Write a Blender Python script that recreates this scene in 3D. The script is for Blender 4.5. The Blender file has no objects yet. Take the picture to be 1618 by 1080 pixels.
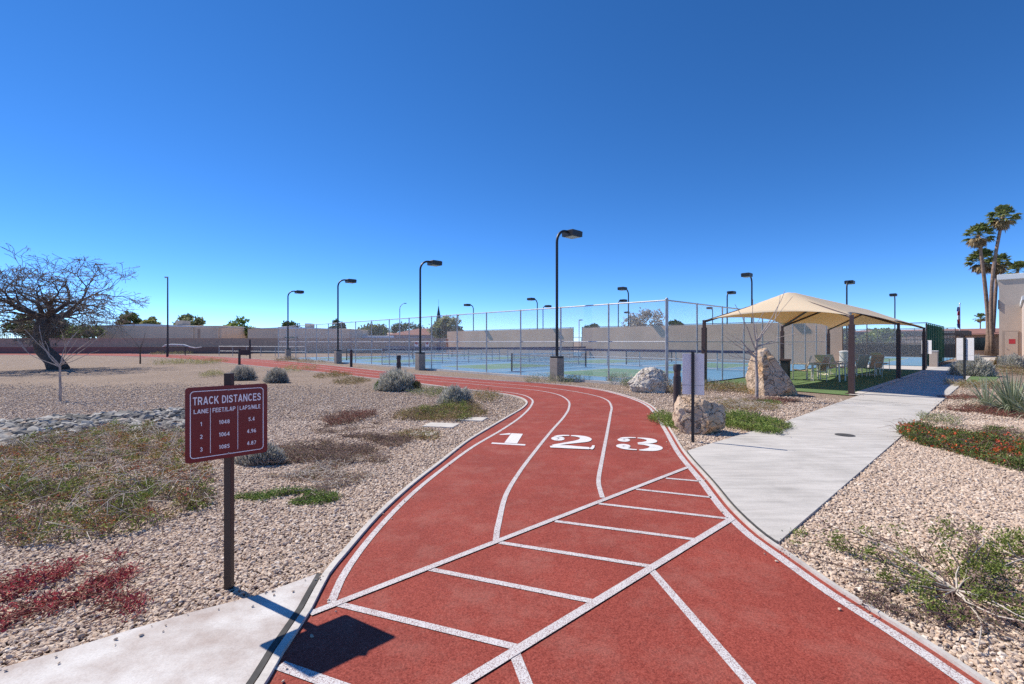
import bpy, bmesh, math, random
import numpy as np
from mathutils import Vector, Matrix, noise as mnoise

R = math.radians
rng = random.Random(7)
nrg = np.random.default_rng(7)
scene = bpy.context.scene
COL = scene.collection
H = 1.6           # eye height
F = 746.0         # focal length in photo pixels
S, K = 0.7254, 0.6884   # court grid: u runs away to the right, v away to the left
RG = math.atan2(K, S)

# ------------------------------------------------------------------ helpers
def g(x, y):
    Y = F * H / (y - 540.0)
    return Vector(((x - 809.0) / F * Y, Y, 0.0))

def at(x, y, Y):
    return Vector(((x - 809.0) / F * Y, Y, H - (y - 540.0) / F * Y))

def GW(u, v, z=0.0):
    return Vector((S * u - K * v, K * u + S * v, z))

def vpx(u, px):
    t = (px - 809.0) / F
    return u * (S - t * K) / (K + t * S)

def tag(o, label=None, cat=None, group=None, kind=None):
    if label: o['label'] = label
    if cat: o['category'] = cat
    if group: o['group'] = group
    if kind: o['kind'] = kind
    return o

def empty(name, loc=(0, 0, 0), rz=0.0, label=None, cat=None, group=None):
    o = bpy.data.objects.new(name, None)
    o.empty_display_size = 0.2
    COL.objects.link(o)
    o.location = loc
    o.rotation_euler = (0, 0, rz)
    return tag(o, label, cat, group)

def copy_tree(o, parent=None):
    c = o.copy()
    COL.objects.link(c)
    if parent: c.parent = parent
    for ch in list(o.children):
        copy_tree(ch, c)
    return c

class MB:
    def __init__(self):
        self.v = []; self.f = []; self.uv = None
    def add(self, vs, fs):
        b = len(self.v)
        self.v += [tuple(p) for p in vs]
        self.f += [tuple(i + b for i in f) for f in fs]
        return self
    def box(self, x0, x1, y0, y1, z0, z1):
        vs = [(x0,y0,z0),(x1,y0,z0),(x1,y1,z0),(x0,y1,z0),(x0,y0,z1),(x1,y0,z1),(x1,y1,z1),(x0,y1,z1)]
        return self.add(vs, [(3,2,1,0),(4,5,6,7),(0,1,5,4),(1,2,6,5),(2,3,7,6),(3,0,4,7)])
    def cbox(self, x0, x1, y0, y1, z0, z1, c=0.01):
        # box with chamfered edges
        bm = bmesh.new()
        bmesh.ops.create_cube(bm, size=1.0)
        for p in bm.verts:
            p.co = Vector(((x0+x1)/2 + p.co.x*(x1-x0), (y0+y1)/2 + p.co.y*(y1-y0), (z0+z1)/2 + p.co.z*(z1-z0)))
        bmesh.ops.bevel(bm, geom=list(bm.edges), offset=c, segments=2, affect='EDGES', profile=0.6)
        return self.frombm(bm)
    def frombm(self, bm):
        bm.verts.index_update()
        self.add([p.co.copy() for p in bm.verts], [[p.index for p in f.verts] for f in bm.faces])
        bm.free()
        return self
    def tube(self, pts, rad, n=8, cap=True):
        pts = [Vector(p) for p in pts]
        if not hasattr(rad, '__len__'): rad = [rad] * len(pts)
        rings = []
        up = Vector((0, 0, 1))
        prev = None
        for i, p in enumerate(pts):
            if i == 0: d = pts[1] - p
            elif i == len(pts) - 1: d = p - pts[i-1]
            else: d = (pts[i+1] - p).normalized() + (p - pts[i-1]).normalized()
            d.normalize()
            if prev is None:
                a = d.cross(up)
                if a.length < 1e-3: a = d.cross(Vector((1, 0, 0)))
            else:
                a = prev - d * prev.dot(d)
                if a.length < 1e-4: a = d.cross(up)
            a.normalize(); prev = a
            b = d.cross(a)
            rings.append([p + (a * math.cos(2*math.pi*k/n) + b * math.sin(2*math.pi*k/n)) * rad[i] for k in range(n)])
        vs = [q for r in rings for q in r]
        fs = []
        for i in range(len(pts) - 1):
            for k in range(n):
                k2 = (k + 1) % n
                fs.append((i*n+k, i*n+k2, (i+1)*n+k2, (i+1)*n+k))
        if cap:
            fs.append(tuple(range(n))[::-1])
            fs.append(tuple((len(pts)-1)*n + k for k in range(n)))
        return self.add(vs, fs)
    def prism(self, poly, z0, z1):
        n = len(poly)
        vs = [(p[0], p[1], z0) for p in poly] + [(p[0], p[1], z1) for p in poly]
        fs = [tuple(range(n))[::-1], tuple(range(n, 2*n))]
        fs += [(i, (i+1) % n, n + (i+1) % n, n + i) for i in range(n)]
        return self.add(vs, fs)
    def strip(self, left, right, z):
        n = len(left)
        vs = [(p[0], p[1], z) for p in left] + [(p[0], p[1], z) for p in right]
        fs = [(i, n+i, n+i+1, i+1) for i in range(n-1)]
        return self.add(vs, fs)
    def build(self, name, mat=None, parent=None, smooth=False, loc=None, rz=None):
        me = bpy.data.meshes.new(name)
        me.from_pydata(self.v, [], self.f)
        me.validate()
        me.update()
        return link(name, me, mat, parent, smooth, loc, rz)

def link(name, me, mat=None, parent=None, smooth=False, loc=None, rz=None):
    o = bpy.data.objects.new(name, me)
    COL.objects.link(o)
    if mat: me.materials.append(mat)
    if parent: o.parent = parent
    if loc is not None: o.location = loc
    if rz is not None: o.rotation_euler = (0, 0, rz)
    if smooth and len(me.polygons):
        me.polygons.foreach_set('use_smooth', [True] * len(me.polygons))
        if smooth == 'auto':
            try: me.set_sharp_from_angle(angle=R(35))
            except Exception: pass
    return o

def np_mesh(name, V, nper):
    """V: (N*nper,3) loose polygons of nper corners"""
    n = len(V) // nper
    me = bpy.data.meshes.new(name)
    me.vertices.add(len(V)); me.vertices.foreach_set('co', V.astype(np.float32).ravel())
    me.loops.add(len(V)); me.loops.foreach_set('vertex_index', np.arange(len(V), dtype=np.int32))
    me.polygons.add(n)
    me.polygons.foreach_set('loop_start', np.arange(0, len(V), nper, dtype=np.int32))
    me.polygons.foreach_set('loop_total', np.full(n, nper, dtype=np.int32))
    me.update(calc_edges=True)
    return me

def unit(a):
    return a / np.maximum(np.linalg.norm(a, axis=1, keepdims=True), 1e-6)

def leaf_quads(P, D, L, W, bend=0.15):
    """Leaves: positions P, directions D, length L, width W -> kite-shaped quads"""
    n = len(P)
    D = unit(D)
    Rv = unit(np.cross(D, nrg.normal(size=(n, 3))))
    Nv = np.cross(D, Rv)
    L = np.broadcast_to(np.asarray(L), (n,))[:, None]; W = np.broadcast_to(np.asarray(W), (n,))[:, None]
    a = P
    b = P + D*L*0.5 + Rv*W*0.5 + Nv*L*bend
    c = P + D*L
    d = P + D*L*0.5 - Rv*W*0.5 + Nv*L*bend
    return np.stack([a, b, c, d], axis=1).reshape(-1, 3)

def inpoly(X, Y, poly):
    inside = np.zeros(len(X), bool)
    n = len(poly)
    j = n - 1
    for i in range(n):
        xi, yi = poly[i][0], poly[i][1]; xj, yj = poly[j][0], poly[j][1]
        cond = ((yi > Y) != (yj > Y)) & (X < (xj - xi) * (Y - yi) / ((yj - yi) or 1e-9) + xi)
        inside ^= cond
        j = i
    return inside

def spline(pts, step=0.15):
    pts = [Vector((p[0], p[1])) for p in pts]
    out = []
    n = len(pts)
    for i in range(n - 1):
        p0 = pts[max(i-1, 0)]; p1 = pts[i]; p2 = pts[i+1]; p3 = pts[min(i+2, n-1)]
        d = (p2 - p1).length
        # centripetal Catmull-Rom
        t0 = 0.0
        t1 = t0 + max((p1-p0).length, 1e-3)**0.5
        t2 = t1 + max(d, 1e-3)**0.5
        t3 = t2 + max((p3-p2).length, 1e-3)**0.5
        m = max(2, min(40, int(d / step)))
        for k in range(m):
            t = t1 + (t2 - t1) * k / m
            if i == 0: A1 = p1
            else: A1 = p0*((t1-t)/(t1-t0)) + p1*((t-t0)/(t1-t0))
            A2 = p1*((t2-t)/(t2-t1)) + p2*((t-t1)/(t2-t1))
            if i == n-2: A3 = p2
            else: A3 = p2*((t3-t)/(t3-t2)) + p3*((t-t2)/(t3-t2))
            B1 = A1*((t2-t)/(t2-t0)) + A2*((t-t0)/(t2-t0))
            B2 = A2*((t3-t)/(t3-t1)) + A3*((t-t1)/(t3-t1))
            out.append(B1*((t2-t)/(t2-t1)) + B2*((t-t1)/(t2-t1)))
    out.append(pts[-1])
    return out

def offset(line, d):
    out = []
    n = len(line)
    for i in range(n):
        a = line[max(i-1, 0)]; b = line[min(i+1, n-1)]
        t = (b - a).normalized()
        out.append(line[i] + Vector((-t.y, t.x)) * d)
    return out

def ribbon(mb, line, w, z, d=0.0):
    return mb.strip(offset(line, d + w/2), offset(line, d - w/2), z)

# ------------------------------------------------------------------ materials
MATS = {}
def newmat(name):
    m = bpy.data.materials.new(name); m.use_nodes = True
    nt = m.node_tree; nt.nodes.clear()
    out = nt.nodes.new('ShaderNodeOutputMaterial')
    bs = nt.nodes.new('ShaderNodeBsdfPrincipled')
    nt.links.new(bs.outputs[0], out.inputs[0])
    MATS[name] = m
    return m, nt, bs, out

def nd(nt, typ, **kw):
    n = nt.nodes.new(typ)
    for k, val in kw.items():
        if k.startswith('i_'):
            key = k[2:]
            n.inputs[int(key) if key.isdigit() else key.replace('_', ' ')].default_value = val
        else: setattr(n, k, val)
    return n

def ramp(nt, fac, stops, interp='LINEAR'):
    r = nt.nodes.new('ShaderNodeValToRGB')
    e = r.color_ramp.elements
    r.color_ramp.interpolation = interp
    while len(e) < len(stops): e.new(0.5)
    for i, (p, c) in enumerate(stops):
        e[i].position = p; e[i].color = (c[0], c[1], c[2], 1)
    nt.links.new(fac, r.inputs[0])
    return r.outputs[0]

def mixc(nt, fac, a, b, mode='MIX'):
    m = nt.nodes.new('ShaderNodeMix'); m.data_type = 'RGBA'; m.blend_type = mode
    for s, val in ((0, fac), (6, a), (7, b)):
        if hasattr(val, 'links'): nt.links.new(val, m.inputs[s])
        else: m.inputs[s].default_value = val if s == 0 else (val[0], val[1], val[2], 1)
    return m.outputs[2]

def coords(nt, kind='Object'):
    return nt.nodes.new('ShaderNodeTexCoord').outputs[kind]

def noise(nt, co, scale, detail=4, rough=0.55, out='Fac'):
    n = nd(nt, 'ShaderNodeTexNoise', i_Scale=scale, i_Detail=detail, i_Roughness=rough)
    nt.links.new(co, n.inputs['Vector'])
    return n.outputs[out]

def bump(nt, bs, h, strength=0.3, dist=0.01):
    b = nd(nt, 'ShaderNodeBump', i_Strength=strength, i_Distance=dist)
    nt.links.new(h, b.inputs['Height'])
    nt.links.new(b.outputs[0], bs.inputs['Normal'])

def simple(name, c, rough=0.7, metal=0.0, var=0.12, scale=6.0, bmp=0.0, spec=0.4):
    m, nt, bs, out = newmat(name)
    co = coords(nt)
    f = noise(nt, co, scale, 5)
    lo = tuple(x * (1 - var) for x in c); hi = tuple(min(1, x * (1 + var)) for x in c)
    nt.links.new(ramp(nt, f, [(0.3, lo), (0.7, hi)]), bs.inputs['Base Color'])
    bs.inputs['Roughness'].default_value = rough
    bs.inputs['Metallic'].default_value = metal
    bs.inputs['Specular IOR Level'].default_value = spec
    if bmp: bump(nt, bs, noise(nt, co, scale * 12, 3), bmp, 0.01)
    return m

def leafmat(name, cols, trans=0.25, rough=0.6):
    m, nt, bs, out = newmat(name)
    geo = nt.nodes.new('ShaderNodeNewGeometry')
    n = len(cols)
    c = ramp(nt, geo.outputs['Random Per Island'], [(i / n, cc) for i, cc in enumerate(cols)], 'CONSTANT')
    hs = nd(nt, 'ShaderNodeHueSaturation')
    mr = nd(nt, 'ShaderNodeMapRange', i_3=0.75, i_4=1.25)
    mul = nd(nt, 'ShaderNodeMath', operation='MULTIPLY', i_1=37.7)
    fr = nd(nt, 'ShaderNodeMath', operation='FRACT')
    nt.links.new(geo.outputs['Random Per Island'], mul.inputs[0]); nt.links.new(mul.outputs[0], fr.inputs[0])
    nt.links.new(fr.outputs[0], mr.inputs[0]); nt.links.new(mr.outputs[0], hs.inputs['Value'])
    nt.links.new(c, hs.inputs['Color'])
    nt.links.new(hs.outputs[0], bs.inputs['Base Color'])
    bs.inputs['Roughness'].default_value = rough
    bs.inputs['Specular IOR Level'].default_value = 0.25
    tr = nt.nodes.new('ShaderNodeBsdfTranslucent')
    nt.links.new(hs.outputs[0], tr.inputs[0])
    mx = nd(nt, 'ShaderNodeMixShader', i_0=trans)
    nt.links.new(bs.outputs[0], mx.inputs[1]); nt.links.new(tr.outputs[0], mx.inputs[2])
    nt.links.new(mx.outputs[0], out.inputs[0])
    return m

GRAVEL = [(0.0, (.38,.29,.235)), (0.18, (.46,.35,.265)), (0.4, (.56,.43,.33)), (0.62, (.66,.54,.43)), (0.8, (.50,.355,.25)), (1.0, (.76,.65,.54))]
PEBBLE = [(q, tuple(min(.86, x*1.14) for x in c)) for q, c in GRAVEL]
# ground gravel sheet
m, nt, bs, out = newmat('gravel_ground')
co = coords(nt)
vor = nd(nt, 'ShaderNodeTexVoronoi', i_Scale=40.0); nt.links.new(co, vor.inputs['Vector'])
sep = nt.nodes.new('ShaderNodeSeparateColor'); nt.links.new(vor.outputs['Color'], sep.inputs[0])
c1 = ramp(nt, sep.outputs[0], GRAVEL)
edge = ramp(nt, vor.outputs['Distance'], [(0.25, (.92,.92,.92)), (0.75, (.35,.33,.32))])
c2 = mixc(nt, 1.0, c1, edge, 'MULTIPLY')
big = ramp(nt, noise(nt, co, 0.35, 6, 0.6), [(0.3, (.84,.82,.82)), (0.7, (1.04,1.02,1.0))])
big2 = ramp(nt, noise(nt, co, 4.5, 4, 0.7), [(0.3, (.85,.85,.85)), (0.7, (1.08,1.06,1.05))])
c3 = mixc(nt, 1.0, mixc(nt, 1.0, c2, big, 'MULTIPLY'), big2, 'MULTIPLY')
nt.links.new(c3, bs.inputs['Base Color'])
bs.inputs['Roughness'].default_value = 0.9; bs.inputs['Specular IOR Level'].default_value = 0.2
inv = nd(nt, 'ShaderNodeMath', operation='SUBTRACT', i_0=1.0); nt.links.new(vor.outputs['Distance'], inv.inputs[1])
bump(nt, bs, inv.outputs[0], 0.9, 0.02)

def instmat(name, stops, rough=0.85):
    m, nt, bs, out = newmat(name)
    oi = nt.nodes.new('ShaderNodeObjectInfo')
    c = ramp(nt, oi.outputs['Random'], stops)
    co = coords(nt)
    c = mixc(nt, 1.0, c, ramp(nt, noise(nt, co, 2.5, 3), [(0.3, (.8,.78,.76)), (0.7, (1.1,1.1,1.1))]), 'MULTIPLY')
    nt.links.new(c, bs.inputs['Base Color'])
    bs.inputs['Roughness'].default_value = rough; bs.inputs['Specular IOR Level'].default_value = 0.25
    return m
instmat('pebble', PEBBLE)
instmat('cobble', [(0.0, (.10,.095,.088)), (0.3, (.24,.225,.205)), (0.6, (.38,.36,.33)), (0.85, (.56,.53,.48)), (1.0, (.38,.28,.20))])

# running track rubber
m, nt, bs, out = newmat('track_rubber')
co = coords(nt)
f = noise(nt, co, 105, 3, 0.75)
c1 = ramp(nt, f, [(0.32, (.15,.024,.015)), (0.5, (.325,.060,.040)), (0.70, (.47,.115,.08))])
c2 = mixc(nt, 1.0, c1, ramp(nt, noise(nt, co, 0.9, 5, 0.65), [(0.28, (.82,.83,.84)), (0.7, (1.08,1.07,1.06))]), 'MULTIPLY')
dust = ramp(nt, noise(nt, co, 2.3, 8, 0.72), [(0.48, (0,0,0)), (0.76, (.34,.34,.34))])
c2 = mixc(nt, dust, c2, (.44,.23,.18))
nt.links.new(c2, bs.inputs['Base Color']); bs.inputs['Roughness'].default_value = 0.85
bs.inputs['Specular IOR Level'].default_value = 0.25
bump(nt, bs, f, 0.7, 0.006)
# painted line on rubber grain
def linemat(name, lo, hi, thr=0.36):
    m, nt, bs, out = newmat(name)
    co = coords(nt)
    f = noise(nt, co, 150, 2, 0.75)
    w = noise(nt, co, 9, 4)
    ad = nd(nt, 'ShaderNodeMath', operation='MULTIPLY_ADD', i_1=0.16, i_2=-0.08); nt.links.new(w, ad.inputs[0])
    sm = nd(nt, 'ShaderNodeMath', operation='ADD'); nt.links.new(f, sm.inputs[0]); nt.links.new(ad.outputs[0], sm.inputs[1])
    nt.links.new(ramp(nt, sm.outputs[0], [(thr-0.06, lo), (thr+0.1, hi), (0.8, tuple(min(1, x*1.12) for x in hi))]), bs.inputs['Base Color'])
    bs.inputs['Roughness'].default_value = 0.8
    bump(nt, bs, f, 0.6, 0.005)
    return m
linemat('track_paint', (.24,.12,.11), (.68,.64,.62), 0.42)
linemat('numeral_paint', (.42,.28,.26), (.75,.72,.70), 0.34)

def concrete(name, lo, hi, stain, joint=None):
    m, nt, bs, out = newmat(name)
    co = coords(nt)
    c1 = ramp(nt, noise(nt, co, 1.1 if joint is None else joint, 8, 0.66), [(0.34, lo), (0.64, hi)])
    st = ramp(nt, noise(nt, co, 0.55, 9, 0.7), [(0.52, (1,1,1)), (0.75, stain)])
    sp = ramp(nt, noise(nt, co, 90, 2, 0.6), [(0.25, (.86,.86,.86)), (0.6, (1.03,1.03,1.03))])
    # drawn-out brushing marks across the slab
    mp = nd(nt, 'ShaderNodeMapping'); mp.inputs['Scale'].default_value = (.30, 2.0, 1); mp.inputs['Rotation'].default_value = (0, 0, R(8))
    nt.links.new(co, mp.inputs['Vector'])
    lo_b = .80 if joint is None else .95
    br = ramp(nt, noise(nt, mp.outputs[0], 5, 6, 0.7), [(0.33, (lo_b,lo_b,lo_b)), (0.58, (1.02,1.02,1.02))])
    c = mixc(nt, 1.0, mixc(nt, 1.0, mixc(nt, 1.0, c1, st, 'MULTIPLY'), sp, 'MULTIPLY'), br, 'MULTIPLY')
    nt.links.new(c, bs.inputs['Base Color'])
    bs.inputs['Roughness'].default_value = 0.85; bs.inputs['Specular IOR Level'].default_value = 0.3
    bump(nt, bs, noise(nt, co, 120, 3, 0.6), 0.15, 0.004)
    return m
concrete('path_concrete', (.49,.455,.41), (.66,.615,.56), (.80,.785,.77))
concrete('slab_concrete', (.44,.36,.315), (.68,.64,.60), (.84,.72,.64), 3.0)
concrete('kerb_concrete', (.55,.50,.45), (.68,.63,.57), (.85,.8,.76))
concrete('block_concrete', (.30,.26,.22), (.42,.37,.32), (.75,.7,.65))
simple('joint_dark', (.07,.065,.06), 0.9, scale=12, var=.3)
simple('black_metal', (.018,.018,.020), 0.45, 0.0, spec=.5)
simple('brown_metal', (.085,.046,.040), 0.5, 0.0, spec=.5)
simple('bollard_metal', (.055,.042,.042), 0.5)
simple('bronze_post', (.050,.030,.024), 0.5, bmp=.05)
simple('galvanised', (.42,.42,.42), 0.45, 0.55, var=.2)
simple('galvanised_rail', (.60,.60,.60), 0.4, 0.45, var=.1)
simple('sign_maroon', (.175,.013,.014), 0.35, spec=.5, var=.05)
simple('sign_white', (.90,.87,.88), 0.5, var=.03)
simple('sign_back', (.80,.765,.75), 0.5, 0.1, var=.06)
simple('white_metal', (.72,.72,.72), 0.5, var=.05)
simple('navy_vinyl', (.018,.022,.075), 0.5)
simple('net_black', (.02,.02,.02), 0.8)
simple('court_blue', (.125,.275,.42), 0.8, scale=.8, var=.07)
simple('court_green', (.135,.25,.155), 0.8, scale=.8, var=.08)
simple('court_line', (.72,.74,.74), 0.7)
simple('windscreen_tan', (.56,.385,.275), 0.8, scale=.5, var=.10)
simple('windscreen_green', (.05,.17,.10), 0.8, scale=2, var=.2)
simple('windscreen_dark', (.02,.024,.03), 0.8, scale=2, var=.3)
simple('trunk_brown', (.12,.085,.065), 0.9, scale=8, var=.35, bmp=.5)
simple('mesquite_bark', (.125,.095,.08), 0.9, scale=8, var=.4, bmp=.5)
simple('mesquite_twig', (.25,.195,.155), 0.9, scale=3, var=.35)
simple('sapling_bark', (.42,.35,.31), 0.85, scale=12, var=.3, bmp=.3)
simple('palm_bark', (.27,.18,.13), 0.9, scale=5, var=.35, bmp=.5)
simple('dry_stem', (.55,.48,.41), 0.85, scale=20, var=.3)
simple('brown_stem', (.17,.11,.09), 0.85, scale=20, var=.3)
simple('stucco_tan', (.50,.405,.33), 0.9, scale=1.2, var=.06, bmp=.2)
simple('stucco_taupe', (.76,.60,.45), 0.9, scale=.6, var=.08, bmp=.2)
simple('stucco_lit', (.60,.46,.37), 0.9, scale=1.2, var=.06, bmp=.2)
simple('trim_white', (.72,.71,.69), 0.7, var=.05)
simple('roof_white', (.78,.77,.74), 0.8, var=.05)
simple('roof_red', (.30,.15,.12), 0.9, scale=3, var=.2)
simple('wall_block', (.52,.37,.27), 0.9, scale=2.5, var=.12, bmp=.3)
simple('wall_maroon', (.22,.14,.12), 0.9, scale=2.5, var=.15, bmp=.3)
simple('wall_lilac', (.42,.40,.45), 0.9, var=.08)
simple('door_beige', (.47,.38,.31), 0.6, var=.04)
simple('door_frame', (.36,.29,.24), 0.6, var=.05)
simple('sign_red', (.45,.04,.05), 0.5)
simple('orange_plastic', (.75,.15,.04), 0.5)
simple('chair_frame', (.72,.63,.50), 0.45, 0.2)
simple('chair_sling', (.58,.43,.27), 0.8, scale=30, var=.2)
simple('table_top', (.62,.54,.42), 0.45, scale=10, var=.15)
simple('bin_dark', (.03,.03,.03), 0.6)
simple('bin_pale', (.62,.60,.56), 0.6)
simple('car_white', (.70,.70,.72), 0.25)
simple('car_dark', (.05,.055,.065), 0.25)
simple('car_silver', (.40,.41,.43), 0.25, 0.4)
simple('glass_dark', (.015,.02,.025), 0.08, spec=.8)
simple('tyre', (.02,.02,.02), 0.85)
simple('steeple_dark', (.05,.08,.08), 0.6)
simple('lens_pale', (.45,.44,.36), 0.25)
simple('flag_red', (.40,.06,.07), 0.8)
simple('flag_white', (.7,.7,.7), 0.8)
simple('flag_blue', (.04,.05,.18), 0.8)
simple('iron_cover', (.10,.095,.09), 0.6, 0.4, var=.3, scale=30)
simple('hill_blue', (.17,.21,.28), 1.0, scale=.02)
simple('stone_paver', (.58,.53,.47), 0.85, scale=8, var=.12, bmp=.2)
simple('carport_dark', (.05,.05,.06), 0.7)
simple('far_ground', (.40,.36,.32), 0.9, scale=.3)

# turf
m, nt, bs, out = newmat('turf_green')
co = coords(nt)
c1 = ramp(nt, noise(nt, co, 60, 3, .7), [(0.3, (.10,.155,.06)), (0.7, (.185,.275,.11))])
nt.links.new(mixc(nt, 1.0, c1, ramp(nt, noise(nt, co, 1.2, 4), [(.3, (.85,.85,.85)), (.7, (1.1,1.1,1.1))]), 'MULTIPLY'), bs.inputs['Base Color'])
bs.inputs['Roughness'].default_value = 0.9; bs.inputs['Specular IOR Level'].default_value = 0.15
bump(nt, bs, noise(nt, co, 90, 3, .7), .6, .01)

# rock
def rockmat(name, cols, warm):
    m, nt, bs, out = newmat(name)
    co = coords(nt)
    c = ramp(nt, noise(nt, co, 2.6, 9, .68), cols)
    wmask = ramp(nt, noise(nt, co, 1.7, 5, .6), [(.5, (0,0,0)), (.66, (1,1,1))])
    c = mixc(nt, wmask, c, warm)
    vo = nd(nt, 'ShaderNodeTexVoronoi', i_Scale=3.4, feature='DISTANCE_TO_EDGE')
    nz = nt.nodes.new('ShaderNodeTexNoise'); nz.inputs['Scale'].default_value = 3; nz.inputs['Detail'].default_value = 6
    nt.links.new(co, nz.inputs['Vector'])
    mv = nd(nt, 'ShaderNodeVectorMath', operation='MULTIPLY_ADD'); mv.inputs[1].default_value = (.55,.55,.55)
    nt.links.new(nz.outputs['Color'], mv.inputs[0]); nt.links.new(co, mv.inputs[2]); nt.links.new(mv.outputs[0], vo.inputs['Vector'])
    crack = ramp(nt, vo.outputs['Distance'], [(0.0, (.35,.3,.27)), (0.035, (1,1,1))])
    pit = ramp(nt, noise(nt, co, 22, 5, .7), [(.28, (.72,.69,.66)), (.46, (1,1,1))])
    c = mixc(nt, 1.0, mixc(nt, .45, c, crack, 'MULTIPLY'), pit, 'MULTIPLY')
    nt.links.new(c, bs.inputs['Base Color'])
    bs.inputs['Roughness'].default_value = .9; bs.inputs['Specular IOR Level'].default_value = .2
    hm = nd(nt, 'ShaderNodeMath', operation='MULTIPLY_ADD', i_1=.6)
    nt.links.new(noise(nt, co, 9, 9, .7), hm.inputs[0]); nt.links.new(crack, hm.inputs[2])
    bump(nt, bs, hm.outputs[0], .9, .06)
    return m
rockmat('rock_pale', [(.3, (.50,.42,.34)), (.5, (.68,.60,.50)), (.7, (.78,.71,.62))], (.62,.45,.29))
rockmat('rock_tan', [(.3, (.42,.30,.21)), (.5, (.58,.43,.31)), (.7, (.68,.55,.42))], (.64,.38,.19))

# canopy fabric
m, nt, bs, out = newmat('canopy_fabric')
co = coords(nt)
bs.inputs['Base Color'].default_value = (.85,.72,.52, 1); bs.inputs['Roughness'].default_value = .85
tr = nt.nodes.new('ShaderNodeBsdfTranslucent'); tr.inputs[0].default_value = (.92,.60,.24, 1)
mx = nd(nt, 'ShaderNodeMixShader', i_0=.29)
nt.links.new(bs.outputs[0], mx.inputs[1]); nt.links.new(tr.outputs[0], mx.inputs[2]); nt.links.new(mx.outputs[0], out.inputs[0])

# chain-link: diamond wires cut out of an open sheet
def meshmat(name, pitch, w, c, metal=.4):
    m, nt, bs, out = newmat(name)
    uv = coords(nt, 'UV')
    sp = nt.nodes.new('ShaderNodeSeparateXYZ'); nt.links.new(uv, sp.inputs[0])
    def wire(op):
        a = nd(nt, 'ShaderNodeMath', operation=op); nt.links.new(sp.outputs[0], a.inputs[0]); nt.links.new(sp.outputs[1], a.inputs[1])
        b = nd(nt, 'ShaderNodeMath', operation='DIVIDE', i_1=pitch); nt.links.new(a.outputs[0], b.inputs[0])
        f = nd(nt, 'ShaderNodeMath', operation='FRACT'); nt.links.new(b.outputs[0], f.inputs[0])
        l = nd(nt, 'ShaderNodeMath', operation='LESS_THAN', i_1=w); nt.links.new(f.outputs[0], l.inputs[0])
        return l.outputs[0]
    mxm = nd(nt, 'ShaderNodeMath', operation='MAXIMUM')
    nt.links.new(wire('ADD'), mxm.inputs[0]); nt.links.new(wire('SUBTRACT'), mxm.inputs[1])
    bs.inputs['Base Color'].default_value = (c[0], c[1], c[2], 1); bs.inputs['Metallic'].default_value = metal; bs.inputs['Roughness'].default_value = .5
    tp = nt.nodes.new('ShaderNodeBsdfTransparent')
    mx = nt.nodes.new('ShaderNodeMixShader')
    nt.links.new(mxm.outputs[0], mx.inputs[0]); nt.links.new(tp.outputs[0], mx.inputs[1]); nt.links.new(bs.outputs[0], mx.inputs[2])
    nt.links.new(mx.outputs[0], out.inputs[0])
    return m
meshmat('chain_link', .075, .085, (.62,.62,.62), .3)
meshmat('net_mesh', .045, .14, (.02,.02,.02), 0)
M = MATS

# leaves
leafmat('leaf_olive', [(.30,.25,.07), (.23,.21,.06), (.36,.25,.09), (.36,.15,.08), (.25,.25,.08), (.42,.32,.18)])
leafmat('leaf_green', [(.17,.26,.05), (.12,.20,.04), (.22,.31,.08), (.27,.33,.10)])
leafmat('leaf_dusty', [(.23,.28,.09), (.17,.22,.07), (.28,.31,.12), (.19,.20,.09)])
leafmat('leaf_lantana', [(.10,.17,.035), (.15,.22,.05), (.08,.13,.03), (.20,.25,.07), (.25,.18,.06)])
leafmat('leaf_dark', [(.09,.14,.045), (.12,.17,.055), (.15,.19,.07), (.09,.11,.045)])
leafmat('leaf_bright', [(.20,.28,.06), (.26,.34,.08), (.15,.22,.05), (.32,.36,.10)])
leafmat('leaf_pale', [(.30,.33,.14), (.36,.38,.18), (.24,.28,.11), (.40,.38,.22)])
leafmat('leaf_red', [(.30,.09,.08), (.36,.12,.10), (.24,.09,.07), (.28,.17,.10), (.20,.11,.07)])
leafmat('leaf_crimson', [(.46,.06,.085), (.36,.05,.07), (.52,.13,.12), (.28,.08,.08)])
leafmat('leaf_plum', [(.33,.21,.18), (.26,.16,.14), (.38,.26,.21), (.28,.25,.11), (.40,.31,.25)])
leafmat('leaf_brown', [(.34,.25,.12), (.27,.20,.09), (.29,.27,.09), (.38,.26,.15)])
leafmat('leaf_grey', [(.42,.40,.36), (.50,.48,.43), (.36,.34,.30), (.44,.40,.34)], .3)
leafmat('leaf_silver', [(.60,.57,.51), (.66,.63,.56), (.48,.46,.41), (.40,.40,.31)], .35)
leafmat('leaf_yellow', [(.44,.41,.14), (.38,.37,.12), (.50,.45,.20), (.32,.31,.11)])
leafmat('leaf_agave', [(.27,.31,.19), (.33,.36,.24), (.21,.25,.14), (.40,.40,.28)], .15, .5)
leafmat('leaf_moss', [(.24,.29,.06), (.19,.24,.05), (.29,.32,.08), (.16,.20,.05)])
leafmat('leaf_rust', [(.42,.17,.07), (.36,.20,.08), (.46,.12,.09), (.40,.25,.10)])
leafmat('flower_red', [(.62,.07,.03), (.55,.10,.03), (.70,.16,.06)], .3)
leafmat('palm_leaf', [(.17,.23,.07), (.22,.27,.09), (.32,.32,.13), (.18,.22,.08)], .4)
leafmat('palm_dry', [(.36,.26,.14), (.28,.21,.11), (.42,.31,.18)])

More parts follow.
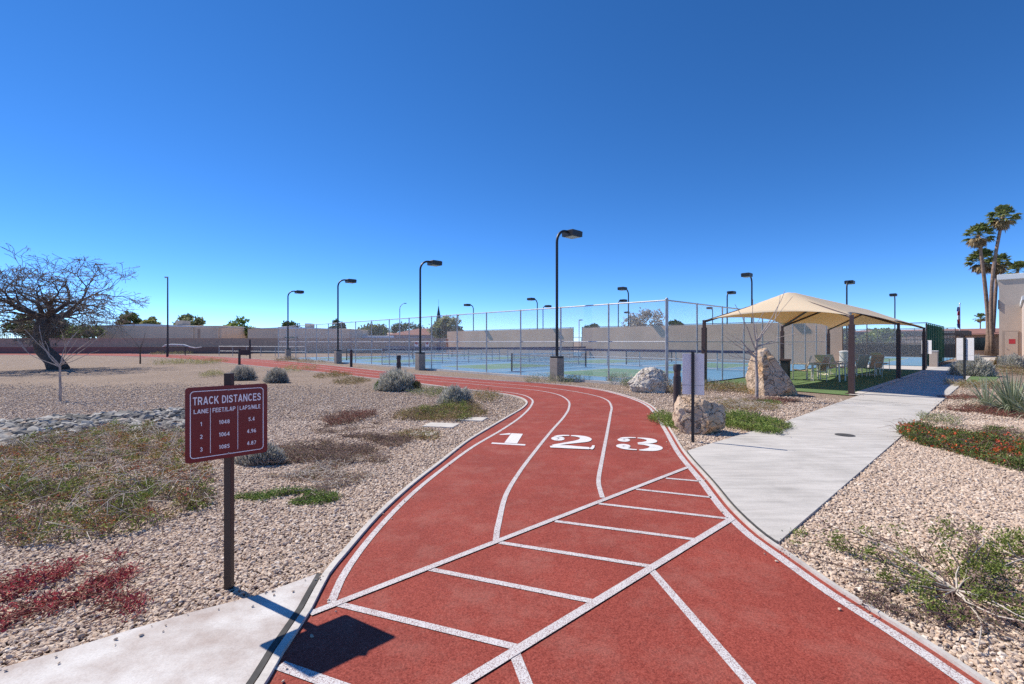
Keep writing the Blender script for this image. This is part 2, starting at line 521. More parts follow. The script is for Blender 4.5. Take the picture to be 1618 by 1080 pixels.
# ------------------------------------------------------------------ world, sun, camera
w = bpy.data.worlds.new('World'); scene.world = w; w.use_nodes = True
wnt = w.node_tree; wnt.nodes.clear()
wo = wnt.nodes.new('ShaderNodeOutputWorld'); bg = wnt.nodes.new('ShaderNodeBackground')
sky = wnt.nodes.new('ShaderNodeTexSky'); sky.sky_type = 'NISHITA'; sky.sun_disc = False
SUN_EL = R(48.0)
sun_az = Vector((-.858, .514))          # ground direction towards the sun
sky.sun_elevation = SUN_EL
sky.sun_rotation = math.atan2(sun_az.x, sun_az.y)
sky.altitude = 400; sky.air_density = 0.47; sky.dust_density = 0.0; sky.ozone_density = 5.0
bg.inputs[1].default_value = 0.15
hsv = wnt.nodes.new('ShaderNodeHueSaturation'); hsv.inputs['Saturation'].default_value = 1.2; hsv.inputs['Hue'].default_value = .502
wnt.links.new(sky.outputs[0], hsv.inputs['Color']); wnt.links.new(hsv.outputs[0], bg.inputs[0]); wnt.links.new(bg.outputs[0], wo.inputs[0])
sl = bpy.data.lights.new('sun', 'SUN'); sl.energy = 3.75; sl.angle = R(0.53); sl.color = (1.0, .935, .83)
so = bpy.data.objects.new('sun', sl); COL.objects.link(so)
sd = Vector((sun_az.x * math.cos(SUN_EL), sun_az.y * math.cos(SUN_EL), math.sin(SUN_EL)))
so.rotation_euler = sd.to_track_quat('Z', 'Y').to_euler()
so.location = (-20, 12, 30)
cam = bpy.data.cameras.new('camera'); cam.lens = F / 1618 * 36; cam.sensor_width = 36; cam.clip_end = 5000; cam.clip_start = .05
co_ = bpy.data.objects.new('camera', cam); COL.objects.link(co_)
co_.location = (0, 0, H); co_.rotation_euler = (R(90), 0, 0)
scene.camera = co_
scene.view_settings.view_transform = 'Standard'; scene.view_settings.look = 'None'
scene.view_settings.exposure = 0.56; scene.view_settings.gamma = 1
scene.cycles.max_bounces = 8; scene.cycles.transparent_max_bounces = 24
scene.cycles.use_denoising = False

# ------------------------------------------------------------------ ground
gb = MB()
gb.add([(-1500,-300,0),(1500,-300,0),(1500,2500,0),(-1500,2500,0)], [(0,1,2,3)])
tag(gb.build('ground', M['gravel_ground']), 'pinkish tan desert gravel ground', kind='structure')

# ------------------------------------------------------------------ running track
inner_px = [(424.7,1079.6),(449,1036),(492.7,968),(520.5,912.7),(548,878.7),(598,820),(650,771),(700,731),(740,699),(777,676),(808,657.5),(828,645),(833.5,636),(822,628.5),(789.6,621.8),(721,614),(660,606),(560,594.5),(499,587.3),(434,581.2),(373,575.2),(311,569),(230,563.6),(120,561.3)]
outer_px = [(1545,1080),(1430,1003),(1330,941),(1240,878),(1200,850),(1157,810),(1120,764),(1081.6,719),(1061.5,686.5),(1050,668),(1041,655),(1024.5,640),(993.6,627.5),(955,617.5),(910,610.8),(860,606),(793,601.8),(657.8,591.3),(524,577.6),(434,569.3),(352,564),(297,561),(230,559.2),(120,557.6)]
inner_w = [Vector((-1.08,-2,0)), Vector((-1.10,.6,0))] + [g(*p) for p in inner_px] + [Vector((-95,62,0))]
outer_w = [Vector((2.2,-2,0)), Vector((2.2,.8,0))] + [g(*p) for p in outer_px] + [Vector((-100,69,0))]
IN = spline(inner_w); OUT = spline(outer_w)
TZ = 0.014
track_poly = [tuple(p) for p in IN] + [tuple(p) for p in reversed(OUT)]
bm = bmesh.new()
vs = [bm.verts.new((p[0], p[1], TZ)) for p in track_poly]
f = bm.faces.new(vs); f.normal_update()
if f.normal.z < 0: f.normal_flip()
bmesh.ops.triangulate(bm, faces=bm.faces[:])
tb = MB().frombm(bm)
track = tag(tb.build('running_track', M['track_rubber']), 'red rubber running track curving away between two gravel beds', kind='structure')

# kerbs: narrow pale concrete edging along both sides, a raised step
def kerb(line, w0, w1, label):
    a = offset(line, w0); b = offset(line, w1)
    k = MB(); n = len(a); z = .034
    vs = [(p.x, p.y, z) for p in a] + [(p.x, p.y, z) for p in b] + [(p.x, p.y, -.02) for p in a] + [(p.x, p.y, -.02) for p in b]
    fs = []
    for i in range(n - 1):
        fs += [(i, n+i, n+i+1, i+1), (2*n+i, i, i+1, 2*n+i+1), (n+i, 3*n+i, 3*n+i+1, n+i+1)]
    k.add(vs, fs)
    o = k.build('kerb', M['kerb_concrete'])
    return tag(o, label, kind='structure')
kerb(IN, 0.0, 0.044, 'narrow pale concrete edging on the left side of the red track')
kerb(OUT, -0.030, 0.0, 'narrow pale concrete edging on the right side of the red track')

PZ = TZ + .004
LW = .052
def line_part(name, pts, width=LW, z=PZ, sm=True, label=None, mat='track_paint'):
    ln = spline(pts) if sm else [Vector((p[0], p[1])) for p in pts]
    mb = MB(); ribbon(mb, ln, width, z)
    o = mb.build(name, M[mat], track)
    if label: o['label'] = label
    return o
# border lines
lb_px = [(523.6,956),(539,919),(567,875.6),(613,820.5),(655,779),(700,742),(746,708),(793,680),(822,660),(839,642),(840.5,632),(824,624),(786,618.3)]
lb = [g(*p) for p in lb_px]
far_in = [p for p in offset(IN, -.10)]
far_in = [p for p in far_in if p.x < g(750, 616).x and p.y > 15]
line_part('border_line', lb + [Vector((p.x, p.y, 0)) for p in far_in[::6]])
# second run of the left border line below the long diagonal
line_part('border_line', [p for p in offset(OUT, .075) if p.y < g(1080,735).y + 9 and p.y > -1 and p.x > 0], sm=False, width=.07)
line_part('border_line', [p for p in offset(OUT, .08) if p.y >= g(1080,735).y + 8.9 or p.x <= 0], sm=False, width=.05)
ln12 = [(783.5,856.5),(785.5,840),(788,828.7),(799,785),(820.5,748),(848,711),(873,680),(891.6,658.7),(899,645),(897.5,633.5),(880,623.5),(848,617.2),(786.5,611.2)]
ln23 = [(952,788.5),(946.5,770),(945.7,760.7),(952,723.6),(959.6,683.4),(964.5,655.6),(966,643),(958,632),(935,624.3),(885,615.6),(823.6,608.8),(762,604.4)]
u12 = -1.86; u23 = -.95
def far_line(d, xlim):
    return [Vector((p.x, p.y, 0)) for p in offset(OUT, d * -1) if p.x < xlim and p.y > 17][::6]
line_part('lane_line', [g(*p) for p in ln12] + far_line(-1.86, g(786.5, 611.2).x - .8), .05)
line_part('lane_line', [g(*p) for p in ln23] + far_line(-.95, g(762, 604.4).x - .8), .05)
# long diagonals and the rungs between them
A0, A1 = g(489.6, 974.5), g(1086, 740.5)
line_part('hatch_line', [A0, A1], .055, PZ + .003, False)
B0, B1 = g(1157, 822), g(815.6, 1033)
Bx = B1 + (B1 - B0) * .9
line_part('hatch_line', [B0, Bx], .058, PZ + .003, False)
for a, b in (((533,958),(815,1027)), ((679,902.5),(938,954.5)), ((789,860),(1027,898)), ((877,826),(1097,855)), ((946,798),(1151,822)), ((1005,775),(1124,788)), ((1052,757.5),(1104,762))):
    line_part('hatch_line', [g(*a), g(*b)], .05, PZ, False)
line_part('hatch_line', [g(1028,903), g(1028,903) + (g(1180,1080) - g(1028,903)) * 1.6], .055, PZ, False)
line_part('hatch_line', [g(813,1037), g(813,1037) + (g(829.5,1079.6) - g(813,1037)) * 4], .058, PZ, False)
line_part('hatch_line', [g(442,1056), g(442,1056) + (g(517,1083) - g(442,1056)) * 3.2], .062, PZ, False)

# lane numerals, fat stencil shapes lying on the rubber
def stroke(mb, pts, z, smooth=True):
    z += .00025 * (len(mb.f) % 23)
    """pts: (x, y, width) along a centre line"""
    if smooth and 3 <= len(pts) <= 10:
        sm_ = []
        for i in range(len(pts) - 1):
            q = [pts[max(i-1,0)], pts[i], pts[i+1], pts[min(i+2,len(pts)-1)]]
            for k in range(6):
                t = k/6
                sm_.append(tuple(.5*((2*q[1][j]) + (q[2][j]-q[0][j])*t + (2*q[0][j]-5*q[1][j]+4*q[2][j]-q[3][j])*t*t + (3*q[1][j]-q[0][j]-3*q[2][j]+q[3][j])*t**3) for j in range(3)))
        pts = sm_ + [pts[-1]]
    ln = [Vector((p[0], p[1])) for p in pts]
    n = len(ln); L = []; Rr = []
    for i in range(n):
        t = (ln[min(i+1, n-1)] - ln[max(i-1, 0)]).normalized()
        q = Vector((-t.y, t.x)) * pts[i][2] / 2
        L.append(ln[i] + q); Rr.append(ln[i] - q)
    mb.strip(L, Rr, z)
def arc(cx, cy, rx, ry, a0, a1, w0, wm, w1, n=14):
    out = []
    for i in range(n + 1):
        t = i / n
        a = R(a0 + (a1 - a0) * t)
        wv = (w0 * (1-t) * (1-t) + wm * 2 * t * (1-t) * 1.3 + w1 * t * t)
        out.append((cx + rx * math.cos(a), cy + ry * math.sin(a), wv))
    return out
def place_num(mb, name, bl, br, tl, label):
    bl, br, tl = bl.to_2d(), br.to_2d(), tl.to_2d()
    ex = br - bl; ey = tl - bl
    mb.v = [tuple((bl + ex * p[0] + ey * p[1]).to_3d() + Vector((0, 0, p[2]))) for p in mb.v]
    for k, fc in enumerate(mb.f):
        a, b, c = (Vector(mb.v[i]) for i in fc[:3])
        if (b - a).cross(c - a).z < 0: mb.f[k] = tuple(reversed(fc))
    o = mb.build('lane_number', M['numeral_paint'], track)
    o['label'] = label
z = PZ + .001
n1 = MB()
n1.prism([(0,0),(1,0),(1,.10),(0,.10)], z-.003, z)
n1.prism([(.36,.13),(.74,.13),(.74,1),(.36,1)], z-.003, z)
n1.prism([(.0,.84),(.06,.80),(.34,.86),(.34,1.0),(.27,1.0)], z-.003, z)
place_num(n1, '1', g(776,702.5), g(829.5,705.5), g(791,685), 'white stencilled numeral 1 in the left lane')
n2 = MB()
stroke(n2, arc(.17,.70,.075,.085, 0, 360, .15, .15, .15, 18), z)
stroke(n2, [(.10,.80,.10),(.16,.88,.12),(.28,.945,.10),(.42,.965,.07)], z)
stroke(n2, [(.46,.965,.07),(.60,.95,.12),(.74,.88,.20),(.80,.76,.27),(.76,.63,.26),(.62,.51,.18),(.46,.41,.14),(.30,.31,.11),(.16,.21,.10),(.09,.15,.09)], z)
stroke(n2, [(.04,.05,.10),(.20,.09,.17),(.40,.10,.20),(.60,.085,.17),(.86,.07,.14)], z)
stroke(n2, [(.88,.02,.10),(.93,.12,.07),(.96,.28,.05)], z)
place_num(n2, '2', g(866,709), g(942,712.5), g(872,688), 'white stencilled numeral 2 in the middle lane')
n3 = MB()
stroke(n3, arc(.17,.76,.07,.075, 0, 360, .14, .14, .14, 18), z)
stroke(n3, [(.10,.85,.10),(.18,.92,.11),(.32,.965,.08),(.44,.97,.06)], z)
stroke(n3, [(.48,.97,.06),(.62,.95,.12),(.76,.88,.20),(.80,.77,.24),(.74,.66,.20),(.60,.58,.12),(.48,.55,.08)], z)
stroke(n3, [(.48,.49,.08),(.64,.48,.13),(.80,.40,.22),(.86,.27,.28),(.78,.14,.24),(.62,.06,.13),(.50,.035,.06)], z)
stroke(n3, [(.45,.035,.06),(.32,.04,.08),(.18,.09,.11),(.09,.17,.10)], z)
stroke(n3, arc(.17,.25,.075,.08, 0, 360, .15, .15, .15, 18), z)
place_num(n3, '3', g(972,711.5), g(1049,715.5), g(975,691.5), 'white stencilled numeral 3 in the right lane')

# ------------------------------------------------------------------ concrete path (right) and slab (left)
def nearest_out(pt):
    return min(OUT, key=lambda q: (q - Vector((pt[0], pt[1]))).length)
out_off = offset(OUT, -.052)
i0 = min(range(len(OUT)), key=lambda i: (out_off[i] - g(1084, 717).to_2d()).length)
i1 = min(range(len(OUT)), key=lambda i: (out_off[i] - g(1219, 863).to_2d()).length)
lo_, hi_ = sorted((i0, i1))
edge_pts = [out_off[i] for i in range(lo_, hi_ + 1)]
edge_pts.sort(key=lambda p: p.y)
path_u1 = 66.0
V_L, V_R = 3.06, 1.21
path_poly = [tuple(p) for p in edge_pts]                       # near (low y) -> far
path_poly += [tuple(g(1104, 709).to_2d()), tuple(GW(10.2, V_L).to_2d()), tuple(GW(path_u1, V_L).to_2d()), tuple(GW(path_u1, V_R).to_2d())]
cp = MB(); cp.prism(path_poly, -.05, .030)
pathw = tag(cp.build('concrete_path', M['path_concrete']), 'pale concrete path leaving the track beside the shade canopy', kind='structure')
# expansion joint between path and track, and across the path
jb = MB(); ribbon(jb, edge_pts, .022, .0325)
jb.build('expansion_joint', M['joint_dark'], pathw)
for u in (15.6, 20.2, 24.8, 29.4, 34.0, 38.6):
    j = MB(); ribbon(j, [GW(u, V_L-.02).to_2d(), GW(u, V_R+.02).to_2d()], .018, .033); j.build('expansion_joint', M['joint_dark'], pathw)
# turf edging strip along the path
tk = MB(); tk.add([GW(17.0, V_L+.01, .034), GW(36.5, V_L+.01, .034), GW(36.5, V_L+.26, .034), GW(17.0, V_L+.26, .034)], [(0,1,2,3)])
tag(tk.build('edging_strip', M['stone_paver']), 'tan concrete edging strip between turf and path', kind='structure')
# slab at lower left
in_off = offset(IN, .052 + .03)
slab_edge = [p for p in in_off if -1.5 < p.y < g(519, 913).y + .03]
top = [g(519, 913), g(407.5, 947.7), g(300, 976), g(216, 1000.6), g(100, 1037), g(0, 1066)]
sl_poly = [tuple(p) for p in slab_edge] + [tuple(p.to_2d()) for p in top[1:]] + [(-5.5, 1.2), (-5.5, -1.5)]
sb_ = MB(); sb_.prism(sl_poly, -.05, .032)
slab = tag(sb_.build('concrete_slab', M['slab_concrete']), 'stained pale concrete landing at the left edge of the track', kind='structure')
jn = MB(); jl = [p for p in offset(IN, .067) if -1.5 < p.y < g(519, 913).y + .03]
ribbon(jn, jl, .034, .0335); jn.build('expansion_joint', M['joint_dark'], slab)

# turf under the canopy and beside the path
tf = MB(); tf.add([GW(17.0, V_L+.26, .024), GW(34.9, V_L+.26, .024), GW(34.9, 8.0, .024), GW(15.3, 8.0, .024), g(1113,613)+Vector((0,0,.024)), g(1183,614.5)+Vector((0,0,.024)), g(1259,618.5)+Vector((0,0,.024)), g(1344,625.5)+Vector((0,0,.024))], [(0,1,2,3,4,5,6,7)])
tag(tf.build('artificial_turf', M['turf_green']), 'green artificial turf pad under the tan shade canopy', kind='structure')
tf2 = MB(); tf2.add([g(*p)+Vector((0,0,.02)) for p in ((1512,603),(1526,595),(1580,595.3),(1566,604.5),(1530,605))], [(0,1,2,3,4)])
tag(tf2.build('artificial_turf', M['turf_green']), 'small green turf patch at the right edge of the path', kind='structure')
tp = MB(); tp.add([GW(34.95, V_L+.02, .022), GW(40.5, V_L+.02, .022), GW(40.5, 20, .022), GW(34.95, 8.0, .022)], [(0,1,2,3)])
tag(tp.build('tan_pavement', M['stone_paver']), 'tan pavement between the turf and the farther court', kind='structure')
fg = MB(); fg.add([GW(60, -30, .006), GW(140, -30, .006), GW(140, 70, .006), GW(60, 70, .006)], [(0,1,2,3)])
tag(fg.build('car_park_ground', M['far_ground']), 'grey car park ground behind the courts', kind='structure')

# ------------------------------------------------------------------ courts
U0, U1, UM = 15.07, 37.0, 26.0
V0, V1, VM = 8.13, 48.8, 28.4
ct = MB()
ct.add([GW(U0+.02, V0+.02, .04), GW(U1, V0+.02, .04), GW(U1, V1, .04), GW(U0+.02, V1, .04)], [(0,1,2,3)])
court = tag(ct.build('court_surface', M['court_blue']), 'blue pickleball court surface inside the chain-link fence', kind='structure')
def court_lines(parent, uc, vc, z, hw=3.05, hl=6.7, kit=2.13):
    gr = MB()
    gr.add([GW(uc-hw, vc-hl, z), GW(uc+hw, vc-hl, z), GW(uc+hw, vc-kit, z), GW(uc-hw, vc-kit, z)], [(0,1,2,3)])
    gr.add([GW(uc-hw, vc+kit, z), GW(uc+hw, vc+kit, z), GW(uc+hw, vc+hl, z), GW(uc-hw, vc+hl, z)], [(0,1,2,3)])
    gr.build('service_court', M['court_green'], parent)
    lm = MB(); zz = z + .004; w_ = .035
    def ln(a, b):
        ribbon(lm, [GW(*a).to_2d(), GW(*b).to_2d()], w_*2, zz)
    ln((uc-hw, vc-hl),(uc-hw, vc+hl)); ln((uc+hw, vc-hl),(uc+hw, vc+hl))
    for dv in (-hl, -kit, kit, hl): ln((uc-hw+.04, vc+dv),(uc+hw-.04, vc+dv))
    ln((uc, vc-hl+.04),(uc, vc-kit-.04)); ln((uc, vc+kit+.04),(uc, vc+hl-.04))
    lm.build('court_line', M['court_line'], parent)
for uc in ((U0+UM)/2, (UM+U1)/2):
    for vc in (18.3, 38.6):
        court_lines(court, uc, vc, .046)
ct2 = MB(); C2a, C2b = 40.6, 64.0
ct2.add([GW(C2a, 3.7, .034), GW(C2b, 3.7, .034), GW(C2b, 44, .034), GW(C2a, 44, .034)], [(0,1,2,3)])
court2 = tag(ct2.build('court_surface', M['court_blue']), 'blue and green court surface beyond the shade canopy', kind='structure')
for vc in (12.0, 27.0): court_lines(court2, 52.3, vc, .040, 5.5, 5.4, 1.5)
# concrete mow strip under the front fences
ms = MB()
ms.prism([GW(U0-.12, V0-.12)[:2], GW(U0+.03, V0+.0)[:2], GW(U0+.03, V1)[:2], GW(U0-.12, V1)[:2]], -.02, .10)
tag(ms.build('fence_kerb', M['kerb_concrete']), 'raised concrete strip under the left court fence', kind='structure')

# ------------------------------------------------------------------ fences
def uvplane(name, L, z0, z1, mat, parent, y=0.0, x0=0.0):
    me = bpy.data.meshes.new(name)
    me.from_pydata([(x0,y,z0),(x0+L,y,z0),(x0+L,y,z1),(x0,y,z1)], [], [(0,1,2,3)])
    ul = me.uv_layers.new(name='UVMap')
    for i, uvv in enumerate(((0,z0),(L,z0),(L,z1),(0,z1))): ul.data[i].uv = uvv
    return link(name, me, mat, parent)
def chain_fence(u, v, ang, L, h, pitch, label, cat='fence', group=None, screen=None, name='chain_link_fence', top=True, mid=True, r=.032, rail_mat='galvanised_rail', post_mat='galvanised', toppad=None, screen_h=None, mesh=True, endposts=(True, True), big=False):
    t = empty(name, GW(u, v), ang, label, cat, group)
    n = max(1, round(L / pitch)); p = L / n
    proto = None
    for i in range(n + 1):
        if i == 0 and not endposts[0]: continue
        if i == n and not endposts[1]: continue
        if big and i == 0:
            MB().tube([(0,0,0),(0,0,h+.05)], r*1.7, 10).tube([(0,0,h+.05),(0,0,h+.09)], [r*1.8, r*.7], 10).build('post', M[post_mat], t, 'auto'); continue
        if proto is None:
            proto = MB().tube([(0,0,0),(0,0,h-.03)], r, 8).tube([(0,0,h-.03),(0,0,h+.03)], [r*1.25, r*.8], 8).build('post', M[post_mat], t, 'auto'); o = proto
        else:
            o = proto.copy(); COL.objects.link(o); o.parent = t
        o.location = (i * p, 0, 0)
    if top: MB().tube([(0,0,h),(L,0,h)], .026, 8).build('top_rail', M[rail_mat], t, 'auto')
    if mid: MB().tube([(0,-.03,h*.53),(L,-.03,h*.53)], .022, 8).build('middle_rail', M[rail_mat], t, 'auto')
    if mesh: uvplane('mesh_panel', L, .06, h, M['chain_link'], t, y=r+.006)
    if toppad:
        for zz in (.12, .62): MB().tube([(0,-.03,zz),(L,-.03,zz)], .022, 8).build('rail', M[rail_mat], t, 'auto')
        MB().cbox(0, L, -.055, .055, h-.10, h+.045, .02).build('top_pad', M[toppad], t)
    if screen:
        sh = screen_h or h-.06
        s = MB()
        nn = max(2, int(L / .8))
        # cloth laced to the mesh: slight billow between posts
        vs = []; fs = []
        for i in range(nn + 1):
            for k in range(5):
                x = L * i / nn; zz = .05 + (sh - .05) * k / 4
                y_ = .055 + .025 * abs(math.sin(math.pi * x / p)) * math.sin(math.pi * k / 4) + .008 * mnoise.noise(Vector((x*1.3, zz*2, 3)))
                vs.append((x, y_, zz))
        for i in range(nn):
            for k in range(4):
                a = i*5 + k
                fs.append((a, a+5, a+6, a+1))
        s.add(vs, fs)
        o = s.build('windscreen', M[screen], t)
        sol = o.modifiers.new('thickness', 'SOLIDIFY'); sol.thickness = .006
    return t
AV = RG + math.pi / 2     # heading of +v
AU = RG
FH = 3.04
chain_fence(U0, V0, AV, V1 - V0, FH, 2.4, 'long tall chain-link fence between the red track and the courts', big=True)
chain_fence(U0, V0, AU, 20.6, FH, 2.4, 'tall chain-link fence running behind the shade canopy', endposts=(False, True))
chain_fence(U1, V0 - .6, AV, vpx(U1, 921) - V0 + .6, 3.05, 3.0, 'tan windscreen fence behind the right pair of courts', 'fence', 'tan windscreen fences', screen='windscreen_tan', mesh=False, mid=False, post_mat='bronze_post', rail_mat='bronze_post')
chain_fence(U1, vpx(U1, 906), AV, vpx(U1, 707) - vpx(U1, 906), 3.05, 3.0, 'tan windscreen fence behind the left pair of courts, ending at a bare post', 'fence', 'tan windscreen fences', screen='windscreen_tan', mesh=False, mid=False, post_mat='bronze_post', rail_mat='bronze_post')
chain_fence(U0 + .1, VM, AU, U1 - U0 - .3, 1.12, 2.4, 'low divider fence with navy top pad between left and right courts', 'fence', 'low divider fences inside the courts', toppad='navy_vinyl', mid=False)
chain_fence(UM, V0 + .5, AV, VM - V0 - 1.0, 1.10, 2.4, 'low divider fence with navy top pad between near right and far right courts', 'fence', 'low divider fences inside the courts', toppad='navy_vinyl', mid=False)
chain_fence(UM, VM + .5, AV, V1 - VM - 1.5, 1.10, 2.4, 'low divider fence with navy top pad between near left and far left courts', 'fence', 'low divider fences inside the courts', toppad='navy_vinyl', mid=False)
chain_fence(C2a, 3.7, AV, 22, 2.85, 3.0, 'bare chain-link fence in front of the farther court, beyond the canopy', post_mat='bronze_post', rail_mat='bronze_post')
chain_fence(C2a, 3.7, AU, 11.5, 2.85, 1.2, 'fence with green windscreen beside the far end of the path', screen='windscreen_green', mesh=False, mid=False, post_mat='windscreen_green', rail_mat='windscreen_green')
chain_fence(C2b, 3.7, AV, 40, 3.0, 3.0, 'chain-link fence with low black windscreen in front of the car park', screen='windscreen_dark', screen_h=1.35, post_mat='bronze_post', rail_mat='bronze_post')
# low rail barrier at far left of the courts
t = empty('rail_barrier', GW(U0 + 4, V1 + 4.0), AV + R(30), 'silver two-rail barrier at the far left corner of the courts', 'barrier')
for i in range(7): MB().tube([(i*2.0,0,0),(i*2.0,0,1.1)], .03, 8).build('post', M['galvanised'], t, 'auto')
for zz in (.55, 1.1): MB().tube([(0,0,zz),(12,0,zz)], .025, 8).build('rail', M['galvanised_rail'], t, 'auto')

# gate in the tan windscreen
t = empty('court_gate', GW(U1 - .02, vpx(U1, 920)), AV, 'narrow gate in the gap between the tan windscreen fences', 'gate')
for x in (0, 1.5): MB().tube([(x,0,0),(x,0,3.1)], .04, 8).build('post', M['galvanised'], t, 'auto')
MB().cbox(.1, 1.4, -.03, .03, 1.05, 1.10, .008).cbox(.1, 1.4, -.03, .03, .1, .15, .008).cbox(.1, 1.4, -.03, .03, 2.05, 2.1, .008).cbox(.1, .15, -.025, .025, .15, 2.05, .008).cbox(1.35, 1.4, -.025, .025, .15, 2.05, .008).build('gate_frame', M['bronze_post'], t)

# nets
def net(u, v, label):
    t = empty('pickleball_net', GW(u, v, .046), AU, label, 'net', 'pickleball nets')
    L = 6.4
    for x in (0, L): MB().tube([(x,0,0),(x,0,.96)], .045, 10).build('post', M['net_black'], t, 'auto')
    uvplane('net_mesh', L, .06, .88, M['net_mesh'], t)
    MB().cbox(0.04, L-.04, -.012, .012, .86, .91, .005).build('top_band', M['court_line'], t)
    return t
net(17.35, 18.3, 'pickleball net in the near right court behind the nearest lamp')
net(28.3, 18.3, 'pickleball net in the far right court left of the corner fence post')
net(17.35, 38.6, 'pickleball net in the near left court behind the second lamp from left')
net(28.3, 38.6, 'pickleball net in the far left court')

# ------------------------------------------------------------------ court lamps
def make_lamp(ped):
    t = empty('court_lamp')
    HH = 6.3; zb = .94 if ped else .0
    if ped:
        MB().cbox(-.21, .21, -.21, .21, -.05, .94, .02).build('pedestal', M['block_concrete'], t)
        MB().cbox(-.20, .20, -.20, .20, .94, 1.02, .02).build('base_plate', M['black_metal'], t)
    else:
        MB().cbox(-.16, .16, -.16, .16, 0, .06, .01).build('base_plate', M['black_metal'], t)
    pts = [(0,0,zb), (0,0,HH-.62)] + [(.55*(1-math.cos(a)), 0, HH-.62+.55*math.sin(a)) for a in [math.pi/2*k/8 for k in range(1, 9)]] + [(.74,0,HH-.07)]
    MB().tube(pts, [.062]+[.055]*(len(pts)-1), 12).build('pole', M['black_metal'], t, 'auto')
    hd = MB()
    # shoebox head, slightly wider at the top
    x0, x1, y0 = .66, 1.30, .29
    vs = [(x0,-y0,HH-.24),(x1,-y0,HH-.24),(x1,y0,HH-.24),(x0,y0,HH-.24),(x0-.01,-y0-.01,HH-.02),(x1+.01,-y0-.01,HH-.02),(x1+.01,y0+.01,HH-.02),(x0-.01,y0+.01,HH-.02),
          (x0+.05,-y0+.05,HH+.02),(x1-.05,-y0+.05,HH+.02),(x1-.05,y0-.05,HH+.02),(x0+.05,y0-.05,HH+.02)]
    hd.add(vs, [(3,2,1,0),(0,1,5,4),(1,2,6,5),(2,3,7,6),(3,0,4,7),(4,5,9,8),(5,6,10,9),(6,7,11,10),(7,4,8,11),(8,9,10,11)])
    head = hd.build('lamp_head', M['black_metal'], t)
    MB().cbox(x0+.06, x1-.06, -y0+.06, y0-.06, HH-.262, HH-.243, .006).build('lens', M['lens_pale'], head)
    return t
G_L = 'court lamps on curved poles'
lp = make_lamp(True); lr = make_lamp(False)
front = [(880, 'tall black court lamp on concrete pedestal, the nearest and largest'), (664, 'black court lamp on pedestal, second nearest, standing behind the silver shrub'), (534, 'black court lamp on pedestal, in front of the right end of the taupe building'), (455, 'black court lamp on pedestal, leftmost and farthest of the front row')]
for i, (px, lab) in enumerate(front):
    o = lp if i == 0 else copy_tree(lp)
    u = U0 - .40; o.location = GW(u, vpx(u, px)); o.rotation_euler = (0, 0, AU)
    tag(o, lab, 'lamp', G_L)
rear = [(748, U1+.2, 1, 1.0, 'court lamp with head to the left, right of the pale green tree'), (849, U1+.2, 1, 1.0, 'court lamp with head to the left, just left of the nearest lamp pole'), (993, U1+.2, 1, 1.03, 'court lamp with head to the left, tallest above the tan windscreen by the corner post'), (1188, U1+.2, 1, 1.05, 'court lamp with head to the left rising behind the canopy slope'),
        (858, 44.0, 0, 1.0, 'small court lamp with head to the right, touching the nearest lamp pole'), (977, 44.0, 0, 1.0, 'court lamp with head to the right, its head meeting a taller pole'), (1149, 44.0, 0, 1.0, 'court lamp with head to the right above the left slope of the canopy'), (1338, 44.0, 0, 1.02, 'court lamp with head to the right above the middle of the canopy'),
        (996, C2b+.3, 1, 1.0, 'smallest court lamp with head to the left, in front of the grey bare tree'), (1126, C2b+.3, 1, 1.0, 'small court lamp with head to the left, over the canopy left corner'), (1414, C2b+.3, 1, 1.06, 'court lamp with head to the left above the right end of the canopy')]
first = True
for px, u, flip, sc, lab in rear:
    o = lr if first else copy_tree(lr)
    first = False
    o.location = GW(u, vpx(u, px)); o.rotation_euler = (0, 0, AU + (math.pi if flip else 0)); o.scale = (1, 1, sc)
    tag(o, lab, 'lamp', G_L)

# other far poles
p = Vector(((265-809)/F*52, 52, 0))
t = empty('light_pole', p, 0, 'tall slim dark light pole standing in front of the taupe building at left', 'lamp')
MB().tube([(0,0,0),(0,0,8.7)], [.10,.06], 8).build('pole', M['bollard_metal'], t, 'auto')
MB().cbox(-.30, .02, -.10, .10, 8.66, 8.80, .02).build('lamp_head', M['galvanised'], t)
p = Vector(((631.6-809)/F*95, 95, 0))
t = empty('street_lamp', p, 0, 'distant street lamp with short curved arm above the red roof', 'lamp')
MB().tube([(0,0,0),(0,0,8.2),(.1,0,8.7),(.4,0,9.1),(.8,0,9.35),(1.0,0,9.38)], [.10,.08,.07,.06,.05,.05], 8).build('pole', M['galvanised'], t, 'auto')
MB().cbox(.9, 1.35, -.12, .12, 9.30, 9.44, .03).build('lamp_head', M['bollard_metal'], t)
p = Vector(((915-809)/F*80, 80, 0))
t = empty('street_lamp', p, 0, 'short distant lamp with flat head showing above the tan windscreen', 'lamp')
MB().tube([(0,0,0),(0,0,5.3)], .07, 8).build('pole', M['wall_block'], t, 'auto')
MB().cbox(-.02, .55, -.15, .15, 5.24, 5.40, .02).build('lamp_head', M['bollard_metal'], t)

